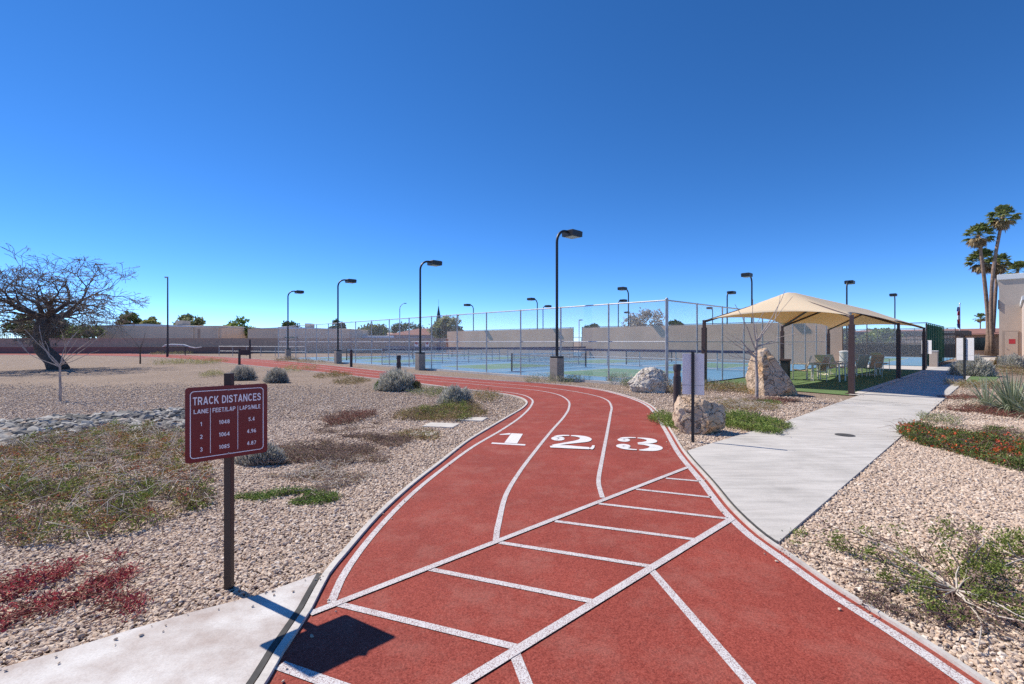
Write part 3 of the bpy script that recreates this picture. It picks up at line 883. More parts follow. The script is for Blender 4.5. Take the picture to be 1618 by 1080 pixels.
# ------------------------------------------------------------------ bollards
def make_bollard():
    t = empty('path_bollard')
    MB().tube([(0,0,-.05),(0,0,.84)], .083, 20).build('post', M['bollard_metal'], t, 'auto')
    MB().tube([(0,0,.84),(0,0,.97)], .070, 20).build('louvre', M['brown_metal'], t, 'auto')
    MB().tube([(0,0,.97),(0,0,1.08),(0,0,1.11)], [.085,.085,.070], 20).build('cap', M['bollard_metal'], t, 'auto')
    return t
bl = make_bollard()
for i, (pos, lab) in enumerate([(g(1070, 654.5), 'dark bollard light between the red track and the small boulder'), (at(630, 540, 17.3), 'dark bollard light standing behind the silver shrub in the middle'), (at(555, 540, 30.2), 'dark bollard light right of the second lamp pedestal, on the far side of the track'), (at(378.3, 540, 33.2), 'dark bollard light at the near side of the track, above the sign post'), (at(264, 540, 50.0), 'far dark bollard light in front of the slim light pole')]):
    o = bl if i == 0 else copy_tree(bl)
    o.location = (pos.x, pos.y, 0); tag(o, lab, 'bollard', 'bollard lights along the track')
p = at(395, 540, 45)
t = empty('square_post', (p.x, p.y, 0), 0, 'dark square post with a crossbar at the left end of the courts', 'post')
MB().cbox(-.06, .06, -.06, .06, 0, 1.85, .01).build('post', M['bollard_metal'], t)
MB().cbox(-.95, -.06, -.02, .02, .35, .85, .01).build('panel', M['bollard_metal'], t)
MB().cbox(-1.02, -.95, -.03, .03, 0, .95, .01).build('leg', M['bollard_metal'], t)

# pale curved bench by the far wall
p = at(288, 540, 56)
t = empty('curved_bench', (p.x, p.y, 0), 0, 'pale curved-back bench in front of the far maroon wall', 'bench')
pts = [(-2.3,0,1.02),(-2.0,0,1.22),(-1.2,0,1.28),(.2,0,1.24),(.9,0,1.02),(1.5,0,.90),(2.3,0,1.0)]
MB().tube(pts, [.06,.08,.10,.10,.07,.05,.04], 10).build('backrest', M['trim_white'], t, 'auto')
MB().cbox(-2.0, .7, -.4, -.05, .98, 1.04, .02).build('seat', M['bollard_metal'], t)
for x in (-1.7, .5): MB().cbox(x-.035, x+.035, -.25, -.18, 0, .98, .01).build('leg', M['bollard_metal'], t)

# ------------------------------------------------------------------ track distances sign
def _el(cx, cy, rx, ry, a0, a1, n=14):
    return [(cx + rx*math.cos(R(a0+(a1-a0)*i/n)), cy + ry*math.sin(R(a0+(a1-a0)*i/n))) for i in range(n+1)]
T_ = .155; B_ = T_/2; U_ = 1-B_
SCURVE = [(.56,.72),(.52,.83),(.44,.90),(.33,.92),(.21,.89),(.13,.82),(.115,.73),(.15,.64),(.24,.57),(.35,.52),(.47,.46),(.555,.39),(.58,.29),(.54,.17),(.45,.10),(.33,.08),(.20,.10),(.11,.17),(.08,.29)]
GLYPH = {
 'T': (.64, [[(0,U_),(.64,U_)], [(.32,U_-.02),(.32,0)]]),
 'R': (.70, [[(B_,0),(B_,1)], [(B_,U_),(.38,U_)]+_el(.38,.70,.22,.222,90,-90,10)+[(B_,.478)], [(.38,.46),(.62,0)]]),
 'A': (.74, [[(.075,0),(.37,1)], [(.665,0),(.37,1)], [(.18,.30),(.56,.30)]]),
 'C': (.72, [_el(.375,.5,.295,.42,42,318,20)]),
 'K': (.72, [[(B_,0),(B_,1)], [(.62,1),(.12,.40)], [(.28,.58),(.66,0)]]),
 'D': (.70, [[(B_,0),(B_,1)], [(B_,U_),(.29,U_)]+_el(.29,.5,.33,.422,90,-90,14)+[(B_,B_)]]),
 'I': (.155, [[(B_,0),(B_,1)]]),
 'S': (.66, [SCURVE]),
 'N': (.70, [[(B_,0),(B_,1)], [(.70-B_,0),(.70-B_,1)], [(B_+.01,.96),(.69-B_,.04)]]),
 'E': (.62, [[(B_,0),(B_,1)], [(B_,U_),(.60,U_)], [(B_,.52),(.56,.52)], [(B_,B_),(.62,B_)]]),
 'F': (.58, [[(B_,0),(B_,1)], [(B_,U_),(.58,U_)], [(B_,.50),(.52,.50)]]),
 'P': (.66, [[(B_,0),(B_,1)], [(B_,U_),(.36,U_)]+_el(.36,.68,.22,.242,90,-90,10)+[(B_,.438)]]),
 'M': (.82, [[(B_,0),(B_,1)], [(.82-B_,0),(.82-B_,1)], [(B_+.02,.97),(.41,.10)], [(.80-B_,.97),(.41,.10)]]),
 'L': (.58, [[(B_,0),(B_,1)], [(B_,B_),(.58,B_)]]),
 '/': (.30, [[(.03,-.02),(.27,1.02)]]),
 '.': (.17, [[(.085,0),(.085,.165)]]),
 ' ': (.26, []),
 '0': (.58, [_el(.29,.5,.21,.42,0,360,22)]),
 '1': (.40, [[(.26,0),(.26,1)], [(.26,.92),(.04,.72)]]),
 '2': (.58, [_el(.29,.69,.205,.23,170,-35,12)+[(.30,.32),(.10,.10)], [(.04,B_),(.56,B_)]]),
 '3': (.58, [_el(.28,.71,.195,.21,160,-90,12), _el(.28,.28,.215,.20,90,-160,12)]),
 '4': (.60, [[(.42,0),(.42,1)], [(.42,.96),(.06,.30)], [(.03,.27),(.58,.27)]]),
 '5': (.58, [[(.54,U_),(.15,U_),(.11,.50)], _el(.28,.33,.215,.25,140,-155,14)]),
 '6': (.58, [_el(.29,.30,.205,.22,0,360,18), _el(.36,.42,.275,.48,180,75,10)]),
 '7': (.56, [[(.03,U_),(.50,U_),(.20,0)]]),
 '8': (.58, [_el(.29,.71,.185,.205,0,360,16), _el(.29,.28,.215,.20,0,360,16)]),
 '9': (.58, [_el(.29,.70,.205,.22,0,360,18), _el(.22,.58,.275,.48,0,-105,10)]),
}
def put_text(mb, txt, x0, x1, zc, hh, y, bold=.02, center=None):
    gap = .13
    wd = sum(GLYPH[c][0] for c in txt) + gap*(len(txt)-1)
    if center is not None: x0, x1 = center - wd*hh*.46, center + wd*hh*.46
    sx = (x1-x0)/wd; x = 0.0; k = 0
    for c in txt:
        gw, strokes = GLYPH[c]
        for st in strokes:
            m2 = MB(); stroke(m2, [(q[0], q[1], T_*1.08) for q in st], 0, False)
            yk = y - .00012*(k % 9); k += 1
            mb.add([(x0 + (x+q[0])*sx, yk, zc - hh/2 + q[1]*hh) for q in m2.v], m2.f)
        x += gw + gap
sp0 = g(362, 932)
t = empty('track_sign', sp0, 0, 'maroon TRACK DISTANCES sign on a dark post beside the track', 'sign')
MB().cbox(-.022, .022, -.022, .022, -.1, 1.40, .004).build('post', M['bronze_post'], t)
pl = MB()
SW = .457; yaw = R(42.4)
bt = bmesh.new()
rr = .02
poly = []
for cx, cz, a0 in ((SW/2-rr, SW/2-rr, 0), (-SW/2+rr, SW/2-rr, 90), (-SW/2+rr, -SW/2+rr, 180), (SW/2-rr, -SW/2+rr, 270)):
    for k in range(6):
        a = R(a0 + 90*k/5); poly.append((cx + rr*math.cos(a), cz + rr*math.sin(a)))
n = len(poly)
vs = [(q[0], -.0015, q[1]) for q in poly] + [(q[0], .0015, q[1]) for q in poly]
pl.add(vs, [tuple(range(n)), tuple(range(n, 2*n))[::-1]] + [(i, n+i, n+(i+1) % n, (i+1) % n) for i in range(n)])
panel = pl.build('sign_panel', M['sign_maroon'], t)
c_ = (at(291, 669, 2.865) + at(424, 660, 3.175)) / 2
panel.location = c_ - sp0 + Vector((.02,-.034,0))
pd = at(424, 660, 3.19) - at(291, 669, 2.86)
panel.rotation_euler = (0, 0, math.atan2(pd.y, pd.x))
yy = -.0030
bd = MB()
def rrect(inset, r_, nn=6):
    o_ = []
    h_ = SW/2 - inset
    for sx, sz, a0 in ((1,1,0), (-1,1,90), (-1,-1,180), (1,-1,270)):
        for k in range(nn):
            a = R(a0 + 90*k/(nn-1)); o_.append((sx*(h_-r_) + r_*math.cos(a), sz*(h_-r_) + r_*math.sin(a)))
    return o_
o1 = rrect(.024, .022); o2 = rrect(.0285, .018); n = len(o1)
bd.add([(q[0], yy, q[1]) for q in o1] + [(q[0], yy, q[1]) for q in o2], [(i, (i+1) % n, n+(i+1) % n, n+i) for i in range(n)])
bd.build('border', M['sign_white'], panel)
X = lambda a: -SW/2 + a*SW
Zb = lambda b: SW/2 - b*SW
dv = MB()
for a in (.285, .615): dv.add([(X(a)-.0015, yy, Zb(.90)), (X(a)+.0015, yy, Zb(.90)), (X(a)+.0015, yy, Zb(.29)), (X(a)-.0015, yy, Zb(.29))], [(0,1,2,3)])
dv.build('column_rule', M['sign_white'], panel)
tt = MB(); put_text(tt, 'TRACK DISTANCES', X(.085), X(.912), Zb(.185), .048, yy, .022); tt.build('title', M['sign_white'], panel)
hd = MB()
put_text(hd, 'LANE', X(.095), X(.262), Zb(.325), .026, yy, .022); put_text(hd, 'FEET/LAP', X(.31), X(.585), Zb(.325), .027, yy, .022); put_text(hd, 'LAPS/MILE', X(.640), X(.905), Zb(.325), .027, yy, .022)
hd.build('headings', M['sign_white'], panel)
for b, vals in ((.495, ('1','1048','5.4')), (.665, ('2','1064','4.96')), (.835, ('3','1085','4.87'))):
    rw = MB()
    for cxa, s_ in zip((.18, .45, .79), vals): put_text(rw, s_, 0, 0, Zb(b), .025, yy, .022, center=X(cxa))
    rw.build('figures', M['sign_white'], panel)
for b in (.06, .935): MB().tube([(X(.5), -.0015, Zb(b)), (X(.5), -.007, Zb(b))], .006, 10).build('bolt', M['galvanised'], panel, 'auto')

# two-panel notice boards seen from behind, on black posts
def notice(name, base, rz, hw, z0, z1, ztop, label, pr=.022, legs=False):
    t = empty(name, base, rz, label, 'sign', 'notice boards seen from behind')
    MB().cbox(-pr, pr, -pr, pr, -.1, ztop, .004).build('post', M['black_metal'], t)
    MB().cbox(-hw, hw, pr+.001, pr+.010, z0, z1, .002).build('sign_panel', M['sign_back'], t)
    MB().cbox(-hw-.002, hw+.002, pr+.0005, pr+.012, z0+(z1-z0)*.22, z0+(z1-z0)*.22+.012, .002).build('strap', M['galvanised'], t)
    return t
notice('notice_board', g(1094.8, 699), R(-31), .165, .76, 1.415, 1.45, 'white-backed notice board on a black post behind the small boulder')
nb = notice('notice_board', g(1524, 604), R(-74), .29, .88, 1.76, 1.78, 'large white-backed notice board on a black post at the right edge of the path', .03)
notice('notice_board', g(1463.5, 582.7), R(-72), .26, .90, 1.70, 1.72, 'pale notice board on a dark post beyond the far canopy post', .03)
p = g(1475.5, 579.5)
t = empty('utility_cabinet', p, AU, 'low beige utility cabinet beside the green windscreen', 'cabinet')
MB().cbox(-.22, .22, -.2, .2, 0, 1.0, .02).build('body', M['stucco_tan'], t)
MB().cbox(-.24, .24, -.22, .22, 1.0, 1.05, .015).build('lid', M['trim_white'], t)

# manhole cover
mh = g(1335, 690)
t = empty('manhole_cover', (mh.x, mh.y, .031), 0, 'dark round cast-iron cover set in the concrete path', 'manhole cover')
mm = MB().tube([(0,0,-.01),(0,0,.004)], .145, 28); mm.build('rim', M['iron_cover'], t, 'auto')
MB().tube([(0,0,.004),(0,0,.007)], .11, 28).build('lid', M['joint_dark'], t, 'auto')

# stepping stones
for (a, b, lab) in (((745,663.5), 22, 'rectangular pale stepping stone farthest from the track numerals'), ((697,673.5), 25, 'rectangular pale stepping stone, the middle and whitest of three'), ((668,687), 20, 'broken pale stepping stone beside the purplish ground cover')):
    c = g(*a); hw = b / F * c.y
    pv = MB(); pv.cbox(-hw, hw, -.21, .21, -.03, .035, .008)
    tag(pv.build('stepping_stone', M['stone_paver'], loc=(c.x, c.y, 0), rz=R(-12)), lab, 'stepping stone', 'stepping stones in the left gravel')

# ------------------------------------------------------------------ shade canopy
t = empty('shade_canopy', GW(17.35, 3.3), AU, 'tan fabric shade canopy on brown steel posts over the turf', 'canopy')
CL, CW = 17.6, 4.55
EH, RH = 2.42, 3.42
def pst(x, y, sq=.076):
    MB().cbox(x-sq, x+sq, y-sq, y+sq, -.05, EH-.28, .008).build('post', M['brown_metal'], t)
    MB().cbox(x-.05, x+.05, y-.05, y+.05, EH-.28, EH+.0, .008).cbox(x-.14, x+.14, y-.14, y+.14, .02, .04, .005).build('bracket', M['brown_metal'], t)
for i in range(3):
    for y in (0.0, CW): pst(i * CL/2, y)
def hipz(x, y):
    d = min(y, CW - y); e = min(x, CL - x) * (CW/2) / 1.75
    k = max(0.0, min(d, e)) / (CW/2)
    # soft ridge, sagging fabric
    dd = max(d, 0); ee = max(e, 0)
    sm = -math.log(math.exp(-9*dd/(CW/2)) + math.exp(-9*ee/(CW/2))) / 9 if min(dd, ee) < 5 else k
    sm = max(0.0, sm + .06)
    return EH + (RH - EH) * (min(1, sm) ** 1.12)
fb = MB(); NX, NY = 96, 32
vs = []
for i in range(NX + 1):
    for j in range(NY + 1):
        s_ = i / NX; q = j / NY
        sc_side = .42 * (1 - abs(2*((s_*2) % 1.0) - 1) ** 2.2)       # scallop between posts along the long sides
        sc_end = .34 * (1 - abs(2*q - 1) ** 2.2)
        x = sc_end + s_ * (CL - 2*sc_end)
        y = sc_side + q * (CW - 2*sc_side)
        vs.append((x, y, hipz(x, y)))
fs = [(i*(NY+1)+j, (i+1)*(NY+1)+j, (i+1)*(NY+1)+j+1, i*(NY+1)+j+1) for i in range(NX) for j in range(NY)]
fb.add(vs, fs)
cn = fb.build('canopy', M['canopy_fabric'], t, True)
sol = cn.modifiers.new('thickness', 'SOLIDIFY'); sol.thickness = .004
# rafters under the fabric
def rafter(a, b, r_=.045): MB().tube([a, b], r_, 8).build('rafter', M['brown_metal'], t, 'auto')
cy = CW/2; zt = RH - .12
for x, xr in ((0, 1.75), (CL/2, CL/2), (CL, CL-1.75)):
    for y in (0, CW): rafter((x, y, EH-.06), (xr, cy, zt))
rafter((1.75, cy, zt), (CL-1.75, cy, zt))
rafter((CL/2, CW, EH-.06), (CL/2-2.6, cy, zt))
rafter((CL/2, 0, EH-.06), (CL/2-2.6, cy, zt))

# patio furniture
def make_chair():
    t = empty('patio_chair')
    fr = MB()
    for s in (-1, 1):
        y = .27 * s
        fr.tube([(-.24,y,0),(-.24,y,.62),(-.20,y,.66),(.20,y,.66),(.25,y,.62),(.25,y,0)], .016, 6)
        fr.tube([(-.24,y,.36),(.25,y,.42)], .014, 6)
        fr.tube([(-.22,y,.38),(-.40,y,.98)], .016, 6)
    fr.tube([(-.40,-.27,.98),(-.40,.27,.98)], .016, 6).tube([(.25,-.27,.42),(.25,.27,.42)], .014, 6)
    fr.tube([(-.24,-.27,.10),(-.24,.27,.10)], .012, 6).tube([(.25,-.27,.10),(.25,.27,.10)], .012, 6)
    fr.build('frame', M['chair_frame'], t, 'auto')
    st = MB(); st.add([(-.22,-.25,.385),(.02,-.25,.37),(.26,-.25,.43),(-.22,.25,.385),(.02,.25,.37),(.26,.25,.43)], [(0,1,4,3),(1,2,5,4)])
    o = st.build('seat', M['chair_sling'], t); o.modifiers.new('t', 'SOLIDIFY').thickness = .012
    bk = MB(); bk.add([(-.225,-.25,.40),(-.33,-.25,.68),(-.395,-.25,.97),(-.225,.25,.40),(-.33,.25,.68),(-.395,.25,.97)], [(0,1,4,3),(1,2,5,4)])
    o = bk.build('backrest', M['chair_sling'], t); o.modifiers.new('t', 'SOLIDIFY').thickness = .012
    return t
ch = make_chair()
chairs = [(1264,600,150,'patio chair with metal back standing nearest the big boulder'), (1291,602,170,'patio chair seen from behind at the near side of the left table'), (1306,595,20,'patio chair at the left table, facing left'), (1326,594,-10,'patio chair behind the near canopy post'), (1354,595,100,'patio chair right of the near canopy post'), (1378,596,200,'patio chair with rounded back at the right table'), (1365,588,-60,'patio chair on the far side of the right table'), (1392,586,20,'reclined patio chair nearest the middle canopy post')]
for i, (px, py, rz, lab) in enumerate(chairs):
    o = ch if i == 0 else copy_tree(ch)
    c = g(px, py); o.location = (c.x, c.y, .024); o.rotation_euler = (0, 0, R(rz))
    tag(o, lab, 'chair', 'patio chairs under the canopy')
def make_table():
    t = empty('patio_table')
    MB().cbox(-.55, .55, -.55, .55, .69, .725, .015).build('table_top', M['table_top'], t)
    for sx in (-1, 1):
        for sy in (-1, 1): MB().tube([(sx*.48, sy*.48, 0), (sx*.46, sy*.46, .69)], .03, 8).build('leg', M['chair_frame'], t, 'auto')
    return t
tb_ = make_table()
for i, (px, py, lab) in enumerate([(1309, 602, 'square patio table left of the near canopy post'), (1368, 592, 'square patio table right of the near canopy post')]):
    o = tb_ if i == 0 else copy_tree(tb_)
    c = g(px, py); o.location = (c.x, c.y, .024); o.rotation_euler = (0, 0, AU)
    tag(o, lab, 'table', 'patio tables under the canopy')
c = g(1241, 600)
t = empty('litter_bin', c + Vector((.0, 0, .024)), AU, 'dark square litter bin half hidden behind the big boulder', 'bin')
MB().cbox(-.15, .15, -.15, .15, 0, .78, .02).build('body', M['bin_dark'], t)
MB().cbox(-.18, .18, -.18, .18, .78, .86, .02).build('lid', M['brown_metal'], t)
c = GW(35.6, vpx(35.6, 1334))
t = empty('litter_bin', c, 0, 'pale round bin at the court edge behind the near canopy post', 'bin')
MB().tube([(0,0,0),(0,0,.95)], .26, 20).build('body', M['bin_pale'], t, 'auto')
MB().tube([(0,0,.95),(0,0,1.02),(0,0,1.06)], [.28,.28,.12], 20).build('lid', M['trim_white'], t, 'auto')

# ------------------------------------------------------------------ boulders
def boulder(loc, dims, seed, mat, label, cut=None, rz=0.0, rough=.10, npl=16):
    r_ = random.Random(seed)
    bm = bmesh.new(); bmesh.ops.create_icosphere(bm, subdivisions=6, radius=1.0)
    planes = []
    for k in range(npl):
        n = Vector((r_.gauss(0,1), r_.gauss(0,1), r_.gauss(0,1))).normalized()
        planes.append((n, r_.uniform(.72, .98)))
    if cut: planes += [(Vector(n).normalized(), h_) for n, h_ in cut]
    off = Vector((seed*3.1, seed*1.7, 0))
    for q in bm.verts:
        d = q.co.normalized()
        r0 = min([1.25] + [h_/d.dot(n) for n, h_ in planes if d.dot(n) > .05])
        n1 = mnoise.fractal(d*1.7 + off, 1.0, 2.0, 4)
        n2 = mnoise.fractal(d*6 + off, .9, 2.0, 5)
        rdg = 1 - abs(mnoise.noise(d*3.2 + off*2))
        rr_ = r0 * (1 + rough*.9*n1 + rough*.35*n2 - rough*.5*max(0, rdg-.85)*6)
        q.co = Vector((d.x*rr_*dims[0], d.y*rr_*dims[1], d.z*rr_*dims[2]))
    mb = MB().frombm(bm)
    zs = [p[2] for p in mb.v]; z0 = min(zs) + (max(zs)-min(zs))*.24; hh = max(zs) - z0
    xs = [p[0] for p in mb.v]
    mb.v = [(p[0], p[1], p[2]-z0) for p in mb.v]
    o = mb.build('boulder', M[mat], None, True, loc, rz)
    return tag(o, label, 'boulder', 'landscape boulders'), hh, max(xs)-min(xs)
def boulder_fit(loc, wd, dp, ht, seed, mat, label, **kw):
    o, hh, ww = boulder(loc, (1,1,1), seed, mat, label, **kw)
    co3 = np.empty(len(o.data.vertices)*3, np.float32); o.data.vertices.foreach_get('co', co3); P = co3.reshape(-1, 3)
    sx = wd/(P[:,0].max()-P[:,0].min()); sy = dp/(P[:,1].max()-P[:,1].min()); sz = ht/P[:,2].max()
    P[:,0] = (P[:,0]-(P[:,0].max()+P[:,0].min())/2)*sx; P[:,1] *= sy; P[:,2] *= sz
    if 'shear' in kw: pass
    o.data.vertices.foreach_set('co', P.ravel()); o.data.update()
    return o
c = g(1028, 621); boulder_fit((c.x, c.y+.45, 0), 1.27, 1.0, .80, 11, 'rock_pale', 'pale cream boulder in front of the corner fence post')
c = g(1107, 689); boulder_fit((c.x+.10, c.y+.38, 0), .90, .78, .64, 31, 'rock_tan', 'small rounded tan boulder behind the black sign post', npl=10)
c = g(1221, 627); o = boulder_fit((c.x+.46, c.y+.6, 0), 1.34, 1.15, 1.42, 23, 'rock_tan', 'tallest boulder, a pointed tan slab beside the bare sapling', cut=[((.86,-.3,.50), .50), ((-.97,-.05,.10), .62), ((-.25,-.93,.22), .60), ((.75,-.65,.1), .70)], npl=7, rough=.07)
for q in o.data.vertices: q.co.x += -.10 * q.co.z * (q.co.z/1.4)

# ------------------------------------------------------------------ plants
def disc_pts(n, rx, ry):
    a = nrg.uniform(0, 2*math.pi, n); r_ = np.sqrt(nrg.uniform(0, 1, n))
    r_ *= 1 - .18*np.sin(3*a+1.3) - .12*np.sin(7*a)
    return np.stack([r_*np.cos(a)*rx, r_*np.sin(a)*ry], 1), r_
def tubes_mesh(name, segs, rad, mat, parent, n=3, r_end=.4):
    """many thin stems: each a list of points"""
    mb = MB()
    for i, s in enumerate(segs):
        r0 = rad if not hasattr(rad, '__len__') else rad[i]
        k = len(s)
        mb.tube(s, [r0*(1-(1-r_end)*j/(k-1)) for j in range(k)], n, cap=False)
    return mb.build(name, M[mat], parent, True)

def clumpy(P, scale, thr, seed):
    keep = np.array([mnoise.noise(Vector((p[0]*scale+seed, p[1]*scale, seed))) > thr for p in P])
    return P[keep]

def ground_cover(name, label, poly, n, L, W, hgt, mat, stems=0, stem_mat='brown_stem', stem_len=.3, clump=(2.5, -.15), kind='stuff', up=.6, sprigs=5, extra=None):
    """low spreading plant: sprigs of small leaves over a ground polygon"""
    t = empty(name, (0,0,0))
    poly = [(p[0], p[1]) for p in poly]
    xs = [p[0] for p in poly]; ys = [p[1] for p in poly]
    cx, cy_ = sum(xs)/len(xs), sum(ys)/len(ys)
    t.location = (cx, cy_, 0)
    need = max(1, n // sprigs); C = np.zeros((0, 2))
    for _ in range(12):
        P = np.stack([nrg.uniform(min(xs), max(xs), need*2), nrg.uniform(min(ys), max(ys), need*2)], 1)
        P = P[inpoly(P[:,0], P[:,1], poly)]
        if clump: P = clumpy(P, clump[0], clump[1], len(label)*1.37)
        C = np.concatenate([C, P])
        if len(C) >= need: break
    C = C[:need]
    nn = len(C)
    hN = np.array([.35 + .65*max(0, .5+mnoise.noise(Vector((p[0]*2.1, p[1]*2.1, 8.8)))) for p in C])
    Cz = hgt * hN * nrg.uniform(.15, 1, nn)
    B = np.stack([C[:,0]-cx, C[:,1]-cy_, Cz], 1)
    P = np.repeat(B, sprigs, 0) + nrg.normal(size=(nn*sprigs, 3)) * np.array([L*1.1, L*1.1, L*.7])
    P[:,2] = np.maximum(P[:,2], .012)
    D = nrg.normal(size=(len(P), 3)); D[:,2] = np.abs(D[:,2])*.5 + up*.5
    Lv = L * nrg.uniform(.6, 1.35, len(P))
    fol = link('foliage', np_mesh('foliage', leaf_quads(P, D, Lv, Lv*W), 4), M[mat], t)
    if stems:
        segs = []
        for k in range(stems):
            i = rng.randrange(nn); b = Vector(B[i]); a = rng.uniform(0, 2*math.pi)
            l = stem_len * rng.uniform(.4, 1.3)
            d = Vector((math.cos(a), math.sin(a), 0))
            z1 = max(.015, hgt*rng.uniform(.2, 1.2))
            side = Vector((-d.y, d.x, 0)) * l * rng.uniform(-.18, .18)
            p0 = Vector((b.x, b.y, .01)); p1 = p0 + d*l*.5 + side + Vector((0,0,z1*.8)); p2 = p0 + d*l + Vector((0,0,z1*rng.uniform(.3, 1.1)))
            segs.append([p0, p1, p2])
        tubes_mesh('stems', segs, .0038, stem_mat, t)
    tag(t, label, None, None, kind)
    if kind != 'stuff' and kind != 'structure': t['kind'] = 'thing'
    return t

def blob(px, py, rx, ry, n=22, seed=0):
    """irregular ground outline around photo point, sizes in photo pixels"""
    c = g(px, py); wx = rx/F*c.y; wy = abs(g(px, py-ry).y - g(px, py+ry).y)/2
    r_ = random.Random(seed + px); ph = [r_.uniform(0, 6.28) for _ in range(3)]
    out = []
    for i in range(n):
        a = 2*math.pi*i/n
        k = 1 + .14*math.sin(2*a+ph[0]) + .12*math.sin(3*a+ph[1]) + .08*math.sin(5*a+ph[2])
        out.append((c.x + wx*k*math.cos(a), c.y + wy*k*math.sin(a)))
    return out

def plant(o, cat, group=None):
    if 'kind' in o: del o['kind']
    o['category'] = cat
    if group: o['group'] = group
    return o

# big olive ground cover, lower left
GP = [g(*p) for p in ((-60,735),(60,694),(180,678),(285,682),(330,745),(345,790),(300,812),(225,838),(120,862),(0,868),(-80,850))]
ground_cover('ground_cover', 'wide mat of olive low plants with dry stems left of the maroon sign', GP, 12000, .027, .5, .20, 'leaf_olive', 520, 'dry_stem', .42, (4.2, .06), sprigs=15)
ground_cover('ground_cover', 'mossy green clumps in the plant mat left of the sign', GP, 8500, .026, .5, .22, 'leaf_moss', 260, 'dry_stem', .50, (3.6, .12), sprigs=16)
ground_cover('ground_cover', 'rust red sprigs in the plant mat left of the sign', GP, 5200, .026, .5, .20, 'leaf_rust', 200, 'brown_stem', .32, (4.8, .17), sprigs=14)
ground_cover('ground_cover', 'brown twiggy stems running through the olive mat', GP, 1800, .018, .5, .15, 'leaf_plum', 1100, 'brown_stem', .30, (3.1, .0))
GP2 = [g(*p) for p in ((-60,790),(40,760),(150,790),(330,770),(340,800),(240,840),(60,868),(-60,860))]
ground_cover('ground_cover', 'greener tufts mixed into the olive mat left of the sign', GP2, 3800, .026, .5, .18, 'leaf_moss', 200, 'brown_stem', .3, (3.5, .12))
ground_cover('ground_cover', 'crimson leaved low plant at the lower left edge', blob(70, 935, 105, 55, seed=2), 2300, .028, .34, .08, 'leaf_crimson', 150, 'leaf_red', .22, (4.2, .0), up=.4)
ground_cover('ground_cover', 'crimson leaved sprigs thinning out on the gravel at lower left', blob(120, 975, 110, 30, seed=4), 700, .022, .36, .05, 'leaf_crimson', 80, 'leaf_red', .18, (4, .05))
ground_cover('ground_cover', 'plum and brown low plant mat in the middle of the left gravel', blob(545, 712, 115, 22, seed=5), 16000, .020, .5, .12, 'leaf_plum', 700, 'brown_stem', .3, (2.2, -.22))
ground_cover('ground_cover', 'dull brown low plants between the sign and the plum mat', blob(520, 748, 90, 22, seed=8), 7000, .018, .45, .08, 'leaf_plum', 300, 'dry_stem', .25, (2.6, .0))
ground_cover('ground_cover', 'bright green creeping patch right of the sign post', blob(455, 790, 85, 11, seed=3), 6500, .017, .6, .07, 'leaf_green', 60, 'brown_stem', .2, (3.0, -.2))
ground_cover('ground_cover', 'olive green low clump beside the broken stepping stone', blob(660, 690, 34, 8, seed=9), 2200, .022, .5, .12, 'leaf_olive', 60, 'brown_stem', .2, None)
ground_cover('ground_cover', 'mossy green tufts in the low shrub behind the stepping stones', blob(700, 655, 58, 11, seed=1), 5000, .030, .5, .22, 'leaf_moss', 40, 'brown_stem', .25, (4.5, .05), sprigs=14)
plant(ground_cover('low_shrub', 'dense rusty green low shrub behind the stepping stones', blob(706, 655, 64, 12, seed=1), 10000, .026, .55, .20, 'leaf_brown', 300, 'brown_stem', .25, None), 'shrub')
plant(ground_cover('low_shrub', 'reddish purple low shrub alone on the left gravel', blob(552, 663, 32, 9, seed=6), 4200, .022, .45, .20, 'leaf_red', 220, 'brown_stem', .25, None), 'shrub')
ground_cover('ground_cover', 'thin rusty plants below the lone purple shrub', blob(545, 676, 55, 8, seed=7), 900, .02, .4, .06, 'leaf_plum', 120, 'brown_stem', .22, (3, .0))
ground_cover('ground_cover', 'olive weeds between the two silver shrubs', blob(688, 622, 34, 6, seed=7), 1600, .045, .3, .22, 'leaf_dusty', 90, 'dry_stem', .3, None)
ground_cover('ground_cover', 'olive weeds right of the farther silver shrub', blob(768, 629, 22, 6, seed=7), 1300, .045, .3, .24, 'leaf_olive', 60, 'dry_stem', .3, None)
ground_cover('ground_cover', 'reddish weeds by the near edge of the far track', blob(555, 604, 28, 3.5, seed=7), 1500, .05, .35, .2, 'leaf_brown', 40, 'brown_stem', .3, None)
ground_cover('ground_cover', 'green weeds by the near edge of the far track', blob(528, 595, 22, 3, seed=7), 1100, .06, .35, .25, 'leaf_olive', 40, 'brown_stem', .3, None)
ground_cover('ground_cover', 'yellowish weeds left of the track behind the grey shrubs', blob(468, 586, 22, 3.4, seed=3), 1400, .06, .3, .40, 'leaf_yellow', 40, 'dry_stem', .3, None)
for i, (a, lab) in enumerate([((282,574.5,22,2.0), 'dry yellow grass patch left of the far bollard'), ((332,574,14,2.0), 'green yellow grass patch near the far bollards'), ((275,559.5,9,1.2), 'bright yellow green bush at the foot of the pale bench'), ((337,594,9,2.4), 'small yellow weed behind the sign top')]):
    plant(ground_cover('grass_clump', lab, blob(*a, seed=i), 1300, .09 if a[1] < 580 else .05, .25, .42 if a[1] < 580 else .25, 'leaf_yellow', 30, 'dry_stem', .3, None, up=1.2), 'grass')
